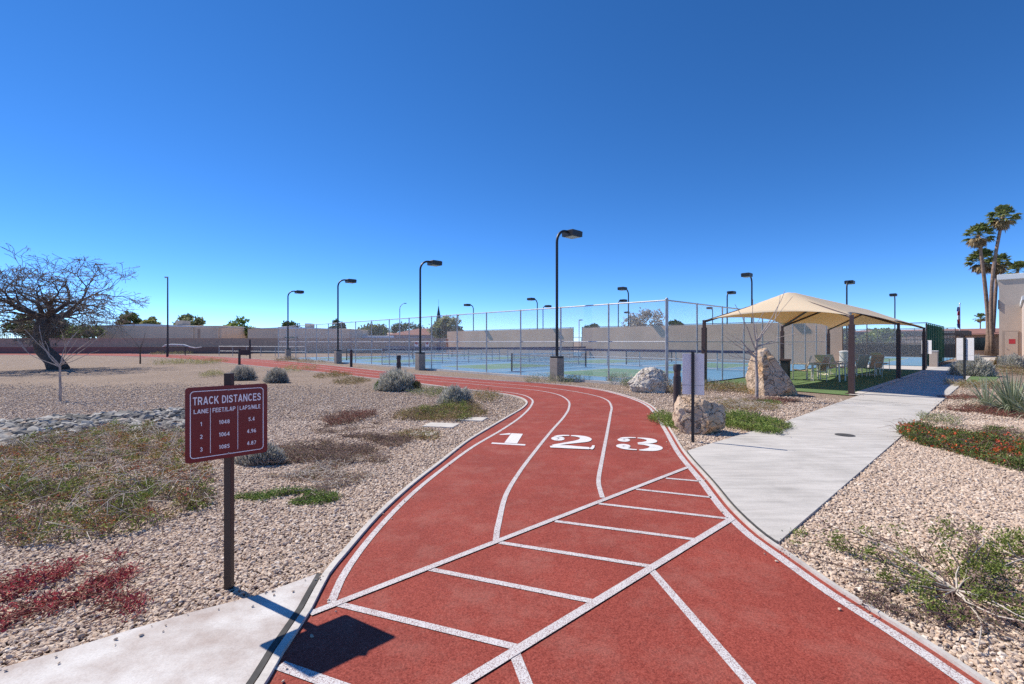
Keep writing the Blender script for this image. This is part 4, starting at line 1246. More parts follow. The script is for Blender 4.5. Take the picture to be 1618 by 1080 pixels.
# strip along the fence
for i, (a, mt, hh, lab) in enumerate([((880,603,56,3.6), 'leaf_dusty', .35, 'weedy clumps at the foot of the nearest lamp pedestal'), ((982,608,20,5), 'leaf_dusty', .50, 'upright dusty weeds left of the pale boulder'), ((500,572.8,36,1.4), 'leaf_olive', .45, 'weeds at the foot of the farthest front lamps'), ((455,570.5,12,1.2), 'leaf_olive', .5, 'weeds by the leftmost lamp pedestal'), ((1050,617,10,7), 'leaf_olive', .45, 'olive grass behind the pale boulder right side')]):
    ground_cover('ground_cover', lab, blob(*a, seed=i), 2200, .05, .28, hh, mt, 140, 'dry_stem', .35, (2.2, -.25), up=1.0)
# right bed between track and path
ground_cover('ground_cover', 'fresh green leafy ground cover touching the red track', blob(1054, 668, 20, 13, seed=2), 3600, .026, .62, .16, 'leaf_bright', 60, 'brown_stem', .2, None)
ground_cover('ground_cover', 'bright green leafy ground cover spilling onto the path by the small boulder', blob(1182, 672, 46, 15, seed=3), 13000, .028, .62, .20, 'leaf_bright', 160, 'brown_stem', .25, None)
ground_cover('ground_cover', 'straw and olive ground cover around the bare sapling', blob(1150, 640, 62, 11, seed=5), 9000, .024, .45, .12, 'leaf_olive', 600, 'dry_stem', .28, (2.2, -.1))
ground_cover('ground_cover', 'olive shrubs along the turf behind the notice board', blob(1140, 616, 52, 7, seed=8), 9000, .032, .45, .34, 'leaf_olive', 260, 'dry_stem', .3, (2.2, -.3))
ground_cover('ground_cover', 'reddish low plants at the foot of the big boulder', blob(1220, 634, 34, 4.5, seed=8), 2400, .024, .5, .10, 'leaf_red', 160, 'brown_stem', .22, (3, -.2))
ground_cover('ground_cover', 'small green tuft in front of the sapling trunk', blob(1212, 637, 14, 3, seed=8), 900, .028, .6, .10, 'leaf_green', 20, 'brown_stem', .2, None)
# right bed beside the path
LP = [g(*p) for p in ((1418,678),(1450,672),(1490,684),(1530,690),(1580,700),(1650,706),(1680,752),(1610,748),(1560,732),(1505,716),(1452,704),(1424,692))]
ground_cover('ground_cover', 'spreading lantana with green leaves and orange red flowers right of the path', LP, 26000, .026, .6, .17, 'leaf_lantana', 500, 'brown_stem', .3, (2.4, -.35))
ground_cover('ground_cover', 'orange red lantana flower heads among green leaves', LP, 1300, .030, .8, .21, 'flower_red', 0, 'brown_stem', .3, (7.5, .0), sprigs=7)
ground_cover('ground_cover', 'pale green upright sprigs at the path end of the lantana', blob(1484, 668, 18, 6, seed=8), 1100, .03, .4, .26, 'leaf_pale', 40, 'dry_stem', .3, None)
ground_cover('ground_cover', 'dark sprigs above the lantana at the right edge', blob(1600, 688, 46, 6, seed=8), 1500, .026, .5, .14, 'leaf_lantana', 120, 'brown_stem', .3, (3, .0))
ground_cover('ground_cover', 'rusty red ground cover in front of the strappy rosette', blob(1572, 652, 54, 9, seed=8), 8000, .024, .5, .12, 'leaf_red', 300, 'brown_stem', .25, (2.2, -.2))
ground_cover('ground_cover', 'rusty red strip of ground cover crossing the gravel by the path', blob(1528, 629.5, 44, 3, seed=8), 2600, .026, .5, .09, 'leaf_red', 100, 'brown_stem', .25, (2.2, -.3))
ground_cover('ground_cover', 'olive weeds beyond the rusty strip', blob(1570, 612, 44, 6, seed=8), 4500, .04, .4, .28, 'leaf_olive', 200, 'dry_stem', .35, (1.8, -.25))
ground_cover('ground_cover', 'rust coloured shrubs at the right edge in front of the building', blob(1606, 592, 26, 4.5, seed=8), 2600, .06, .4, .55, 'leaf_brown', 100, 'brown_stem', .4, None)

# silver and grey shrubs: upright fine stems in a dome
def dome_shrub(px, py, wpx, hpx, mat, label, n=3200, L=.16, W=.10, group=None, cat='shrub', flat=.8):
    c = g(px, py); k = c.y / F
    rx = wpx/2*k; hh = hpx*k; ry = rx*flat
    t = empty('dome_shrub', (c.x, c.y + ry*.7, 0), 0, label, cat, group)
    a = nrg.uniform(0, 2*math.pi, n); el = np.arcsin(nrg.uniform(.02, 1, n))
    d = np.stack([np.cos(a)*np.cos(el), np.sin(a)*np.cos(el), np.sin(el)], 1)
    lump = np.array([1 + .28*mnoise.noise(Vector((q[0]*2.2+px, q[1]*2.2, q[2]*2.2))) + .12*mnoise.noise(Vector((q[0]*6+px, q[1]*6, q[2]*6))) for q in d])
    rad = nrg.uniform(.25, 1, n)**.45 * lump
    P = d * rad[:,None] * np.array([rx, ry, hh])
    P[:,2] = P[:,2]*.92
    D = d*np.array([.7,.7,1.0]) + np.array([0,0,.55]) + nrg.normal(size=(n,3))*.28
    Lv = L * nrg.uniform(.5, 1.3, n)
    P = P - unit(D)*Lv[:,None]*.6
    P[:,2] = np.maximum(P[:,2], .01)
    link('foliage', np_mesh('foliage', leaf_quads(P, D, Lv, Lv*W, .03), 4), M[mat], t)
    segs = []
    for _ in range(90):
        i = rng.randrange(n); q = Vector(P[i]); m_ = Vector((q.x*.35, q.y*.35, q.z*.5))
        segs.append([Vector((q.x*.08, q.y*.08, 0)), m_, q])
    tubes_mesh('stems', segs, .007, 'brown_stem', t)
    return t
GS = 'grey and silver dome shrubs'
dome_shrub(622, 618.5, 68, 37, 'leaf_silver', 'silver grey dome shrub in front of the bollard, larger of two by the track', 7000, .16, .10, GS)
dome_shrub(719, 643.5, 58, 36, 'leaf_silver', 'silver grey dome shrub nearer the lane numerals', 6500, .13, .10, GS)
dome_shrub(376, 601, 44, 25, 'leaf_grey', 'grey brown dome shrub just right of the sign post top', 3500, .18, .10, GS)
dome_shrub(433, 605, 38, 24, 'leaf_grey', 'grey brown dome shrub at the end of the row by the far track', 3500, .18, .10, GS)
dome_shrub(404, 737, 78, 34, 'leaf_grey', 'low grey shrub behind the lower right corner of the sign', 5000, .10, .12, GS, flat=.6)
dome_shrub(1556, 595, 66, 34, 'leaf_silver', 'large silver shrub right of the path by the big notice board', 6500, .22, .12, GS)
dome_shrub(1612, 582, 40, 24, 'leaf_silver', 'silver shrub at the foot of the right building', 2600, .26, .12, GS)
dome_shrub(1596, 580, 30, 18, 'leaf_olive', 'olive shrub before the beige door', 2200, .26, .2, GS)
plant(dome_shrub(597, 617, 14, 16, 'leaf_green', 'green tuft on the left side of the large silver shrub', 800, .10, .2), 'shrub')
plant(dome_shrub(655, 617, 20, 18, 'leaf_brown', 'brown tuft on the right side of the large silver shrub', 900, .12, .2), 'shrub')

# strappy rosette (right edge)
def rosette(px, py, hpx, n, label, Lk=1.0):
    c = g(px, py); k = c.y/F
    t = empty('strappy_rosette', (c.x, c.y, 0), 0, label, 'agave', 'strappy rosettes')
    mb = MB()
    for i in range(n):
        a = rng.uniform(0, 2*math.pi); el = rng.uniform(.25, 1.45)
        L = hpx*k*rng.uniform(.75, 1.15)*Lk
        d = Vector((math.cos(a), math.sin(a), 0)); sd_ = Vector((-d.y, d.x, 0))
        pts = []
        for j in range(6):
            s = j/5
            e2 = el - .35*s*s*(1.5-el)
            pts.append(d*(.06 + L*s*math.cos(e2)) + Vector((0,0,L*s*math.sin(e2) + .02)))
        w0 = .030*rng.uniform(.8, 1.2)
        vs = []
        for j, p_ in enumerate(pts):
            wv = w0*(1-.96*(j/5)**1.6)
            vs += [p_ - sd_*wv*.5, p_ + sd_*wv*.5 ]
        mb.add(vs, [(2*j, 2*j+1, 2*j+3, 2*j+2) for j in range(5)])
    mb.build('leaves', M['leaf_agave'], t)
    return t
rosette(1600, 652, 68, 240, 'strappy grey green rosette at the right edge beside the rusty ground cover')
rosette(1560, 640, 46, 60, 'smaller strappy rosette left of the big one')
rosette(1632, 660, 62, 90, 'strappy grey green rosette cut by the right frame edge')

# sparse woody shrub, lower right
_o = sorted([q for q in OUT if q.y < 5 and q.x > 0], key=lambda q: q.y)
OY_ = [q.y for q in _o]; OX_ = [q.x for q in _o]
def woody_shrub(px, py, R0, label, nb=46, seed=3):
    c = g(px, py)
    r_ = random.Random(seed)
    t = empty('woody_shrub', (c.x, c.y, 0), 0, label, 'shrub')
    segs = []; dry = []; tips = []
    for i in range(nb):
        a = 2*math.pi*i/nb + r_.uniform(-.2, .2)
        L = R0*r_.uniform(.35, 1.05)*(1.15 if math.cos(a) < 0 else .9)
        p = Vector((0,0,.03)); d = Vector((math.cos(a), math.sin(a), r_.uniform(.05,.35)))
        pts = [p.copy()]
        for j in range(7):
            d += Vector((r_.gauss(0,.22), r_.gauss(0,.22), r_.gauss(-.02,.10)))
            d.normalize()
            if c.x + p.x + d.x*L/7 < np.interp(c.y + p.y + d.y*L/7, OY_, OX_) + .10: break
            p = p + d*L/7; p.z = max(.02, min(.30, p.z)); pts.append(p.copy())
            if j > 1 and r_.random() < .75:
                tips.append((p.copy(), j))
            if j in (2, 4) and r_.random() < .6:
                e = d + Vector((r_.gauss(0,.7), r_.gauss(0,.7), .1)); q1 = p + e*L*.14; q2 = q1 + (e+Vector((r_.gauss(0,.4), r_.gauss(0,.4), 0)))*L*.12
                q1.z = max(.02,q1.z); q2.z = max(.02,q2.z)
                segs.append([p.copy(), q1, q2]); tips.append((q2, 5))
        if len(pts) > 2: (dry if r_.random() < .5 else segs).append(pts)
    tubes_mesh('stems', segs, .0045, 'brown_stem', t, 4)
    tubes_mesh('dry_stems', dry, .0062, 'dry_stem', t, 4)
    P = []; PR = []
    for q, j in tips:
        if r_.random() < .64: continue
        m_ = r_.randint(45, 120); s = r_.uniform(.020, .046)
        arr = nrg.normal(size=(m_, 3))*s*np.array([1,1,.7]) + np.array(q)
        (PR if r_.random() < .22 else P).append(arr)
    for arr, mt, nm in ((P, 'leaf_moss', 'foliage'), (PR, 'leaf_plum', 'reddish_foliage')):
        A = np.concatenate(arr); A[:,2] = np.maximum(A[:,2], .012)
        D = nrg.normal(size=(len(A),3)); D[:,2] = abs(D[:,2])
        Lv = .019*nrg.uniform(.6,1.3,len(A))
        link(nm, np_mesh(nm, leaf_quads(A, D, Lv, Lv*.55), 4), M[mt], t)
    return t
woody_shrub(1512, 940, .92, 'sparse woody shrub with grey stems and green tufts at lower right', 46, 3)
woody_shrub(1640, 900, .55, 'sparse woody shrub cut off by the right frame edge', 26, 8)
ground_cover('ground_cover', 'dark plum leaf litter under the sparse woody shrub', blob(1475, 965, 100, 30, seed=8), 1500, .016, .5, .05, 'leaf_plum', 120, 'brown_stem', .15, (5, .05))

# ------------------------------------------------------------------ bare saplings and mesquite
def branch(segs, p, d, L, r_, depth, rnd, spread, up, nseg=4, taper=.62, kids=(2,3), wob=.12, minr=.003):
    pts = [p.copy()]; rs = [r_]
    for j in range(nseg):
        d = (d + Vector((rnd.gauss(0,wob), rnd.gauss(0,wob), rnd.gauss(0,wob)+up))).normalized()
        p = p + d*L/nseg; pts.append(p.copy()); rs.append(max(minr, r_*(1-(1-taper)*(j+1)/nseg)))
    segs.append((pts, rs, depth))
    if depth <= 0: return
    nk = rnd.randint(*kids)
    for k in range(nk):
        e = (d + Vector((rnd.gauss(0,spread), rnd.gauss(0,spread), rnd.gauss(0,spread*.7)))).normalized()
        i = nseg if k < 2 else rnd.randint(1, nseg)
        branch(segs, pts[i], e, L*rnd.uniform(.62,.92), rs[i]*rnd.uniform(.6,.85), depth-1, rnd, spread, up, nseg, taper, kids, wob, minr)

def sapling(base, label, trunk_h, trunk_r, branches, depth=1, seed=1, L=.7, mat='sapling_bark', name='bare_sapling'):
    rnd = random.Random(seed)
    t = empty(name, base, 0, label, 'tree', 'leafless saplings')
    MB().tube([(0,0,-.05),(.01,0,trunk_h*.35),(-.015,.01,trunk_h*.7),(0,0,trunk_h)], [trunk_r*1.15, trunk_r, trunk_r*.85, trunk_r*.72], 10).build('trunk', M[mat], t, 'auto')
    segs = []
    for (z, dx, dy, dz, l, rr_) in branches:
        branch(segs, Vector((0,0,z)), Vector((dx,dy,dz)).normalized(), l, rr_, depth, rnd, .34, .015, 5, .5, (1,2), .07, .0066)
    mb = MB()
    for pts, rs, dp in segs: mb.tube(pts, rs, 6)
    mb.build('branches', M[mat], t, 'auto')
    return t
br = [(1.15,-.75,.1,.8,0.63,.026),(1.30,-.45,-.2,1,0.78,.024),(1.55,-.15,.1,1,0.74,.024),(1.60,.50,-.1,.9,0.85,.024),(1.58,.75,.1,.85,0.93,.022),(1.50,1.0,.1,.22,0.63,.019),(1.45,.85,-.3,.30,0.59,.018),(1.15,-1.0,.2,.50,0.59,.020),(1.05,-.95,-.1,.25,0.46,.016),(1.4,.15,.4,1,0.67,.019),(1.25,-.9,-.2,.38,0.41,.016)]
sapling(g(1195.5, 631.5), 'leafless pale sapling in front of the tallest boulder', 1.62, .042, br, 1, 4)
br2 = [(.95,.9,-.1,.55,.85,0.012),(.90,-.75,.2,.55,.75,0.015),(.96,-.9,-.2,.9,.8,0.015),(.98,.3,.2,1,.45,0.012),(.90,-.3,-.3,1,.45,0.012),(.96,.55,.1,.8,.55,0.012),(.98,.85,.3,.2,.6,0.011),(.92,-.95,.1,.30,.9,0.012),(.98,.05,.3,1,.6,0.012),(.98,.75,-.3,.8,.6,0.011)]
sapling(g(95, 633), 'leafless spreading sapling on the gravel left of the sign', 1.0, .030, br2, 1, 9, L=.6)
br3 = [(1.0,.4,0,.9,.6,.02),(1.05,-.4,0,.9,.6,.02),(1.1,.1,.1,1,.7,.02),(.9,-.7,.1,.6,.5,.015),(.9,.7,-.1,.5,.5,.015)]
sapling(g(221.5, 574.5), 'small dark leafless sapling far left near the tree shadow', 1.15, .05, br3, 1, 12, mat='trunk_brown')

# mesquite
def mesquite(base, label):
    rnd = random.Random(21)
    t = empty('mesquite_tree', base, 0, label, 'tree')
    tp_ = [Vector((.35,0,-.1)), Vector((.0,0,.55)), Vector((-.62,0,1.15)), Vector((-.75,0,1.8)), Vector((-.62,0,2.5)), Vector((-.50,0,3.05))]
    MB().tube(tp_, [.52,.42,.38,.36,.37,.30], 14).build('trunk', M['mesquite_bark'], t, True)
    limbs = []
    top = tp_[-1]; mid = tp_[-2]
    dirs = [(-1.0,.3,.42,3.2,.19),(-.9,-.4,.75,3.0,.17),(-.35,.5,1.0,2.6,.16),(.05,-.3,1.0,2.6,.17),(.5,.4,.85,2.8,.17),(.95,-.2,.55,3.2,.19),(1.0,.45,.28,3.4,.20),(.85,-.6,.35,3.0,.16),(-.6,.9,.5,2.6,.14),(.2,.95,.6,2.6,.15),(.1,-.95,.55,2.5,.14),(-.5,-.85,.5,2.5,.14),(1.0,.0,.05,3.0,.14),(-1,.0,.12,2.8,.14)]
    segs = []
    for i, (dx,dy,dz,l,rr_) in enumerate(dirs):
        p0 = top if i % 3 else mid + (top-mid)*.55
        branch(segs, p0.copy(), Vector((dx,dy,dz*.8)).normalized(), l*.50, rr_*.85, 6, rnd, .50, .0, 4, .66, (2,3), .17, .0115)
    # bring the crown to its real spread: a broad dome
    allp = np.array([q for pts, rs, dp in segs for q in pts])
    f0 = np.array([-.5, 0, 3.0]); dl = allp - f0
    px_, nx_ = np.percentile(dl[:,0], 99), -np.percentile(dl[:,0], 1)
    py_ = np.percentile(np.abs(dl[:,1]), 99); pz_ = np.percentile(dl[:,2], 99)
    for pts, rs, dp in segs:
        for q in pts:
            ex = q.x + .5
            q.x = -.5 + ex * ((4.25/px_) if ex > 0 else (3.6/nx_))
            q.y = q.y * 4.2/py_
            ez = q.z - 3.0
            q.z = 3.0 + ez * (3.75/pz_ if ez > 0 else .5)
            if q.z > 6.5: q.z = 6.5 + (q.z - 6.5)*.25
            if abs(q.x + .3) > 4.0: q.x = -.3 + math.copysign(4.0 + (abs(q.x + .3) - 4.0)*.4, q.x + .3)
    a = MB(); b = MB()
    for pts, rs, dp in segs:
        if dp >= 3: a.tube(pts, rs, 7, cap=False)
        else: b.tube(pts, rs, 3, cap=False)
    # hanging dead skirt of fine twigs under the crown fork
    tw = []
    for _ in range(420):
        q = Vector((rnd.uniform(-2.6, 3.2), rnd.uniform(-1.2,1.2), rnd.uniform(2.2, 3.3)))
        tw.append([q, q+Vector((rnd.gauss(0,.25), rnd.gauss(0,.25), rnd.uniform(-.7,.1))), q+Vector((rnd.gauss(0,.45), rnd.gauss(0,.4), rnd.uniform(-.9,.1)))])
    for pts in tw: b.tube(pts, [.010,.008,.006], 3, cap=False)
    a.build('limbs', M['mesquite_bark'], t, True)
    b.build('twigs', M['mesquite_twig'], t, False)
    # sparse small tan-green leaves and pods at the twig tips
    tips = np.array([pts[-1] for pts, rs, dp in segs if dp <= 1])
    A = np.repeat(tips, 2, 0) + nrg.normal(size=(len(tips)*2,3))*.12
    Lv = .055*nrg.uniform(.6,1.3,len(A))
    link('foliage', np_mesh('foliage', leaf_quads(A, nrg.normal(size=(len(A),3)), Lv, Lv*.35), 4), M['leaf_brown'], t)
    return t
mesquite(g(84, 583), 'large nearly leafless mesquite tree with a leaning dark trunk at left')

# ------------------------------------------------------------------ background trees
def leafy_tree(px, ytop, wpx, Y, mat, label, name='leafy_tree', n=2200, zb=None, dense=1.0, seed=0, leaf=.30, trunk='trunk_brown', hfrac=.72, group='trees beyond the courts', open_=.5):
    k = Y/F; x = (px-809)*k; top = H + (540-ytop)*k; rx = wpx/2*k
    t = empty(name, (x, Y, 0), 0, label, 'tree', group)
    ch_ = min(top*hfrac, max(1.2, rx*2.0)); cz = top - ch_/2
    rnd = random.Random(seed + px)
    nc = 16
    C = []
    while len(C) < nc:
        q = Vector((rnd.uniform(-1,1), rnd.uniform(-1,1), rnd.uniform(-1,1)))
        if q.length < 1: C.append(Vector((q.x*rx*.85, q.y*rx*.8, cz + q.z*ch_/2*.82)))
    C.append(Vector((0,0,top-ch_*.15)))
    P = []
    for c in C:
        m_ = int(n/nc*rnd.uniform(.6,1.4)); s = rx*rnd.uniform(.16,.30)
        q = nrg.normal(size=(m_,3)); q = unit(q)*nrg.uniform(.3,1.2,(m_,1))*s*np.array([1.2,1.2,.9])
        P.append(q + np.array(c))
    P = np.concatenate(P); P = P[P[:,2] < top]
    D = nrg.normal(size=P.shape)
    Lv = leaf*nrg.uniform(.6,1.4,len(P))
    link('crown', np_mesh('crown', leaf_quads(P, D, Lv, Lv*.6), 4), M[mat], t)
    mb = MB(); zt = cz - ch_*.25
    mb.tube([(0,0,-.1),(.05,0,zt*.5),(0,.05,zt)], [.05*top*.55, .04*top*.5, .03*top*.5], 8)
    for c in C[:9]:
        mb.tube([(0,0.05,zt), tuple((Vector((0,0,zt))*.5 + c*.5) + Vector((0,0,.1))), tuple(c)], [.02*top*.5,.012*top*.5,.006*top*.5], 5)
    mb.build('trunk', M[trunk], t, 'auto')
    return t
trees = [(42,496,70,72,'leaf_dark','dark leafy tree behind the mesquite trunk on its left'),(88,500,60,74,'leaf_dark','dark leafy tree seen through the mesquite crown'),(130,514,60,72,'leaf_bright','green bushy tree at the left end of the taupe building'),
 (206,493,50,95,'leaf_dark','dark round tree above the left taupe building'),(241,499,34,92,'leaf_yellow','yellow green tree beside the dark one above the left taupe building'),(298,495,46,92,'leaf_pale','pale leafed open tree above the left taupe building, right of the light pole'),
 (382,501,62,84,'leaf_bright','bright green tree in the gap between the two taupe buildings'),(456,508,46,105,'leaf_dark','low dark tree above the second taupe building, left part'),(531,504,36,100,'leaf_dark','round dark tree behind the second lamp from left'),
 (586,512,64,86,'leaf_dusty','dull olive tree right of the second taupe building'),(640,510,62,120,'leaf_dark','round dark tree behind the red roofed house'),(703,499,62,80,'leaf_pale','airy pale green tree in front of the steeple'),
 (938,511,36,105,'leaf_dark','low dark tree above the tan windscreen, right of the short lamp'),(1018,487,70,95,'leaf_grey','grey twiggy tree above the windscreen left of the corner fence post'),(1067,504,30,110,'leaf_dark','small dark tree right of the corner fence post'),
 (1332,519,70,95,'leaf_dark','dark tree above the carport, left of the middle canopy post'),(1375,521,46,92,'leaf_dusty','olive tree above the carport'),(1394,521,56,54,'leaf_bright','bright yellow green young tree in front of the carport'),
 (1345,530,52,55,'leaf_dusty','dusty shrub tree behind the near canopy post'),(1432,524,40,100,'leaf_dusty','olive tree above the right part of the carport'),(1494,521,26,85,'leaf_dark','small dark tree beside the flagpole'),(1535,526,50,110,'leaf_dark','distant dark tree above the red brown roof')]
for i, (px, yt, wp, Y, mt, lab) in enumerate(trees):
    leafy_tree(px, yt, wp, Y, mt, lab, n=3600 if mt != 'leaf_grey' else 1800, leaf=.34 if Y < 80 else .46, seed=i)

# ------------------------------------------------------------------ palms
def palm(px, ytop, Y, rpx, lean, label, nfr=46, base_px=None, seed=1, dead=18):
    k = Y/F; xb = ((base_px or px)-809)*k; top = H+(540-ytop)*k; rnd = random.Random(seed)
    rr_ = rpx*k
    t = empty('fan_palm', (xb, Y, 0), 0, label, 'palm', 'fan palms by the right building')
    zc = top - rr_*.55; dx = (px-809)*k - xb
    pts = []
    for i in range(9):
        s = i/8; pts.append((dx*(s**1.5) + lean*math.sin(s*math.pi), 0, zc*s))
    MB().tube(pts, [.30]+[.205-.06*i/8 for i in range(1,9)], 10).build('trunk', M['palm_bark'], t, True)
    def fronds(n, elr, mat, nm, Lk):
        V = []
        mb = MB()
        c = Vector(pts[-1])
        for i in range(n):
            a = rnd.uniform(0, 2*math.pi); el = rnd.uniform(*elr)
            d = Vector((math.cos(a)*math.cos(el), math.sin(a)*math.cos(el), math.sin(el)))
            L = rr_*rnd.uniform(.5,.62)*Lk
            e = c + d*L + Vector((0,0,-.12*L))
            sd_ = d.cross(Vector((0,0,1)));
            if sd_.length < .01: sd_ = Vector((1,0,0))
            sd_.normalize(); up_ = sd_.cross(d).normalized()
            mb.tube([c, c+d*L*.5+Vector((0,0,.02*L)), e], [.03,.022,.016], 4, cap=False)
            for q in range(15):
                th = R(-95 + 190*q/14)
                bl_ = rr_*.46*(1-.25*abs(th)/1.6)*rnd.uniform(.85,1.1)
                dd = (d*math.cos(th) + sd_*math.sin(th)).normalized()
                m1 = e + dd*bl_*.6 + up_*rnd.uniform(-.03,.05)
                m2 = e + dd*bl_ + Vector((0,0,-bl_*rnd.uniform(.12,.45)))
                wv = up_.cross(dd).normalized()*.055*rr_
                mb.add([e, m1-wv, m2, m1+wv], [(0,1,2,3)])
        mb.build(nm, M[mat], t)
    fronds(nfr, (-.45, 1.4), 'palm_leaf', 'crown', 1.0)
    fronds(dead, (-1.35, -.5), 'palm_dry', 'dry_fronds', .75)
    return t
palm(1546, 358, 55, 23, .0, 'tall fan palm with its crown left of the highest one', 34, 1564, 1)
palm(1585, 329, 54, 23, -.6, 'highest fan palm leaning right beside the building corner', 34, 1570, 2)
palm(1552, 398, 56, 23, .2, 'lower fan palm crown below the left crown', 34, 1560, 3, 30)
palm(1576, 404, 57, 20, .1, 'lower fan palm crown tucked behind the tallest trunk', 36, 1567, 4, 30)
palm(1608, 416, 62, 20, .0, 'fan palm peeking over the right building roof', 30, 1608, 5)
palm(1549, 496, 150, 10, .0, 'tiny distant fan palm left of the palm trunks', 24, 1549, 6, 8)

# ------------------------------------------------------------------ buildings and walls, left background
def box_building(px0, px1, ytop, Y, depth, mat, label, cap='roof_white', taper=0.0, rz=0.0, capover=.15):
    k = Y/F; x0 = (px0-809)*k; x1 = (px1-809)*k; top = H+(540-ytop)*k
    t = empty('flat_roofed_building', ((x0+x1)/2, Y, 0), rz, label, 'building', 'taupe flat roofed buildings')
    hw = (x1-x0)/2
    MB().cbox(-hw, hw, 0, depth, -.1, top-.25, .12).build('wall', M[mat], t)
    cp_ = MB()
    cp_.add([(-hw-capover,-capover,top-.25),(hw+capover,-capover,top-.25-taper),(hw+capover,depth+capover,top-.25-taper),(-hw-capover,depth+capover,top-.25),(-hw*.2,-capover*.6,top+.03),(-hw*.2,depth,top+.03)],
            [(0,1,4),(1,2,5,4),(2,3,5),(3,0,4,5),(3,2,1,0)])
    cp_.build('roof', M[cap], t)
    return t, hw, top
t, hw, top = box_building(152, 350, 511.5, 76, 12, 'stucco_taupe', 'long taupe flat roofed building with white roof edge, left of the gap', taper=.35)
MB().cbox(-hw*.02, hw*.10, 4, 6, top-.1, top+.75, .05).build('roof_unit', M['stucco_tan'], t)
for x in (hw*.55, hw*.95): MB().cbox(x-.12, x+.12, -.22, 0, 0, top-.6, .02).build('downpipe', M['stucco_taupe'], t)
MB().cbox(hw*.62, hw*.66, -.03, 0, 1.6, top-.8, .01).build('stain', M['wall_block'], t)
t, hw, top = box_building(391, 553, 516.5, 74, 12, 'stucco_taupe', 'second taupe flat roofed building behind the left end of the court fence', taper=.1)
MB().cbox(-hw*.1, hw*.0, 4, 6, top-.1, top+.75, .05).build('roof_unit', M['stucco_tan'], t)
MB().cbox(-hw*.28, -hw*.02, -.05, 0, 1.0, 2.4, .01).build('window', M['glass_dark'], t)
# walls
def wall(x0, x1, Y, h, mat, label, cap=True, th=.2, pil=6.0):
    t = empty('block_wall', ((x0+x1)/2, Y, 0), 0, label, 'wall')
    hw = (x1-x0)/2
    MB().box(-hw, hw, 0, th, -.1, h-.06).build('wall', M[mat], t)
    MB().cbox(-hw, hw, -.04, th+.04, h-.06, h, .01).build('coping', M[mat], t)
    return t
wall(-90, -6, 67, 2.15, 'wall_block', 'long taupe block wall closing the view behind the track')
wall(-92, (398-809)/F*64.5, 64.5, .92, 'wall_maroon', 'low dark maroon retaining wall in front of the taupe wall')
t = empty('iron_fence', ((-20-809)/F*66, 66.4, 2.15), 0, 'thin iron railing on top of the far wall behind the mesquite', 'fence')
Lr = (150+20)/F*66
MB().box(0, Lr, -.02, .02, .62, .66).build('top_rail', M['bollard_metal'], t)
bb = MB()
for i in range(int(Lr/.28)): bb.box(i*.28, i*.28+.03, -.015, .015, 0, .64)
bb.build('bars', M['bollard_metal'], t)

# red roofed house
Y = 100; k = Y/F; x0 = (614-809)*k; x1 = (745-809)*k
t = empty('red_roofed_house', ((x0+x1)/2, Y, 0), 0, 'low house with red hip roof behind the courts', 'house')
hw = (x1-x0)/2
MB().box(-hw, hw, 0, 8, -.1, 3.1).build('wall', M['wall_lilac'], t)
rf = MB(); rf.add([(-hw-.5,-.5,3.1),(hw+.5,-.5,3.1),(hw+.5,8.5,3.1),(-hw-.5,8.5,3.1),(-hw*.35,4,4.6),(hw*.6,4,4.6)], [(0,1,5,4),(1,2,5),(2,3,4,5),(3,0,4),(3,2,1,0)])
rf.build('roof', M['roof_red'], t)
for x in (-hw*.5, hw*.1, hw*.6): MB().box(x-.7, x+.7, -.04, 0, 1.1, 2.4).build('window', M['glass_dark'], t)
# white trailer behind wall
Y = 80; k = Y/F
t = empty('white_trailer', ((592-809)*k, Y, 0), 0, 'white box trailer showing over the wall left of the red roofed house', 'trailer')
MB().cbox(-2.8, 2.8, 0, 2.2, .6, 2.65, .25).build('body', M['car_white'], t)
for x in (-1.6, .2, 1.5): MB().cbox(x-.4, x+.4, -.03, 0.02, 1.5, 2.1, .01).build('window', M['glass_dark'], t)
for x in (-1.2, 1.4): MB().tube([(x,.05,.35),(x,.3,.35)], .35, 14).build('wheel', M['tyre'], t, 'auto')
# low flat house behind
Y = 110; k = Y/F
t = empty('distant_house', ((590-809)*k, Y, 0), 0, 'distant lilac grey house with low roof behind the trailer', 'house')
MB().box(-5.5, 5.5, 0, 7, -.1, 3.0).build('wall', M['wall_lilac'], t)
rf = MB(); rf.add([(-6,-.5,3.0),(6,-.5,3.0),(6,7.5,3.0),(-6,7.5,3.0),(-3,3.5,3.9),(3,3.5,3.9)], [(0,1,5,4),(1,2,5),(2,3,4,5),(3,0,4),(3,2,1,0)]); rf.build('roof', M['wall_block'], t)
# steeple
Y = 170; k = Y/F
t = empty('church_steeple', ((693-809)*k, Y, 0), 0, 'thin dark church steeple rising behind the pale green tree', 'church')
MB().cbox(-1.3, 1.3, -1.3, 1.3, -.1, 8.0, .05).build('tower', M['steeple_dark'], t)
MB().tube([(0,0,8.0),(0,0,9.0),(0,0,14.6)], [1.5,1.0,.08], 8).build('spire', M['steeple_dark'], t)
MB().tube([(0,0,14.5),(0,0,16.9)], .05, 6).build('finial', M['galvanised'], t)
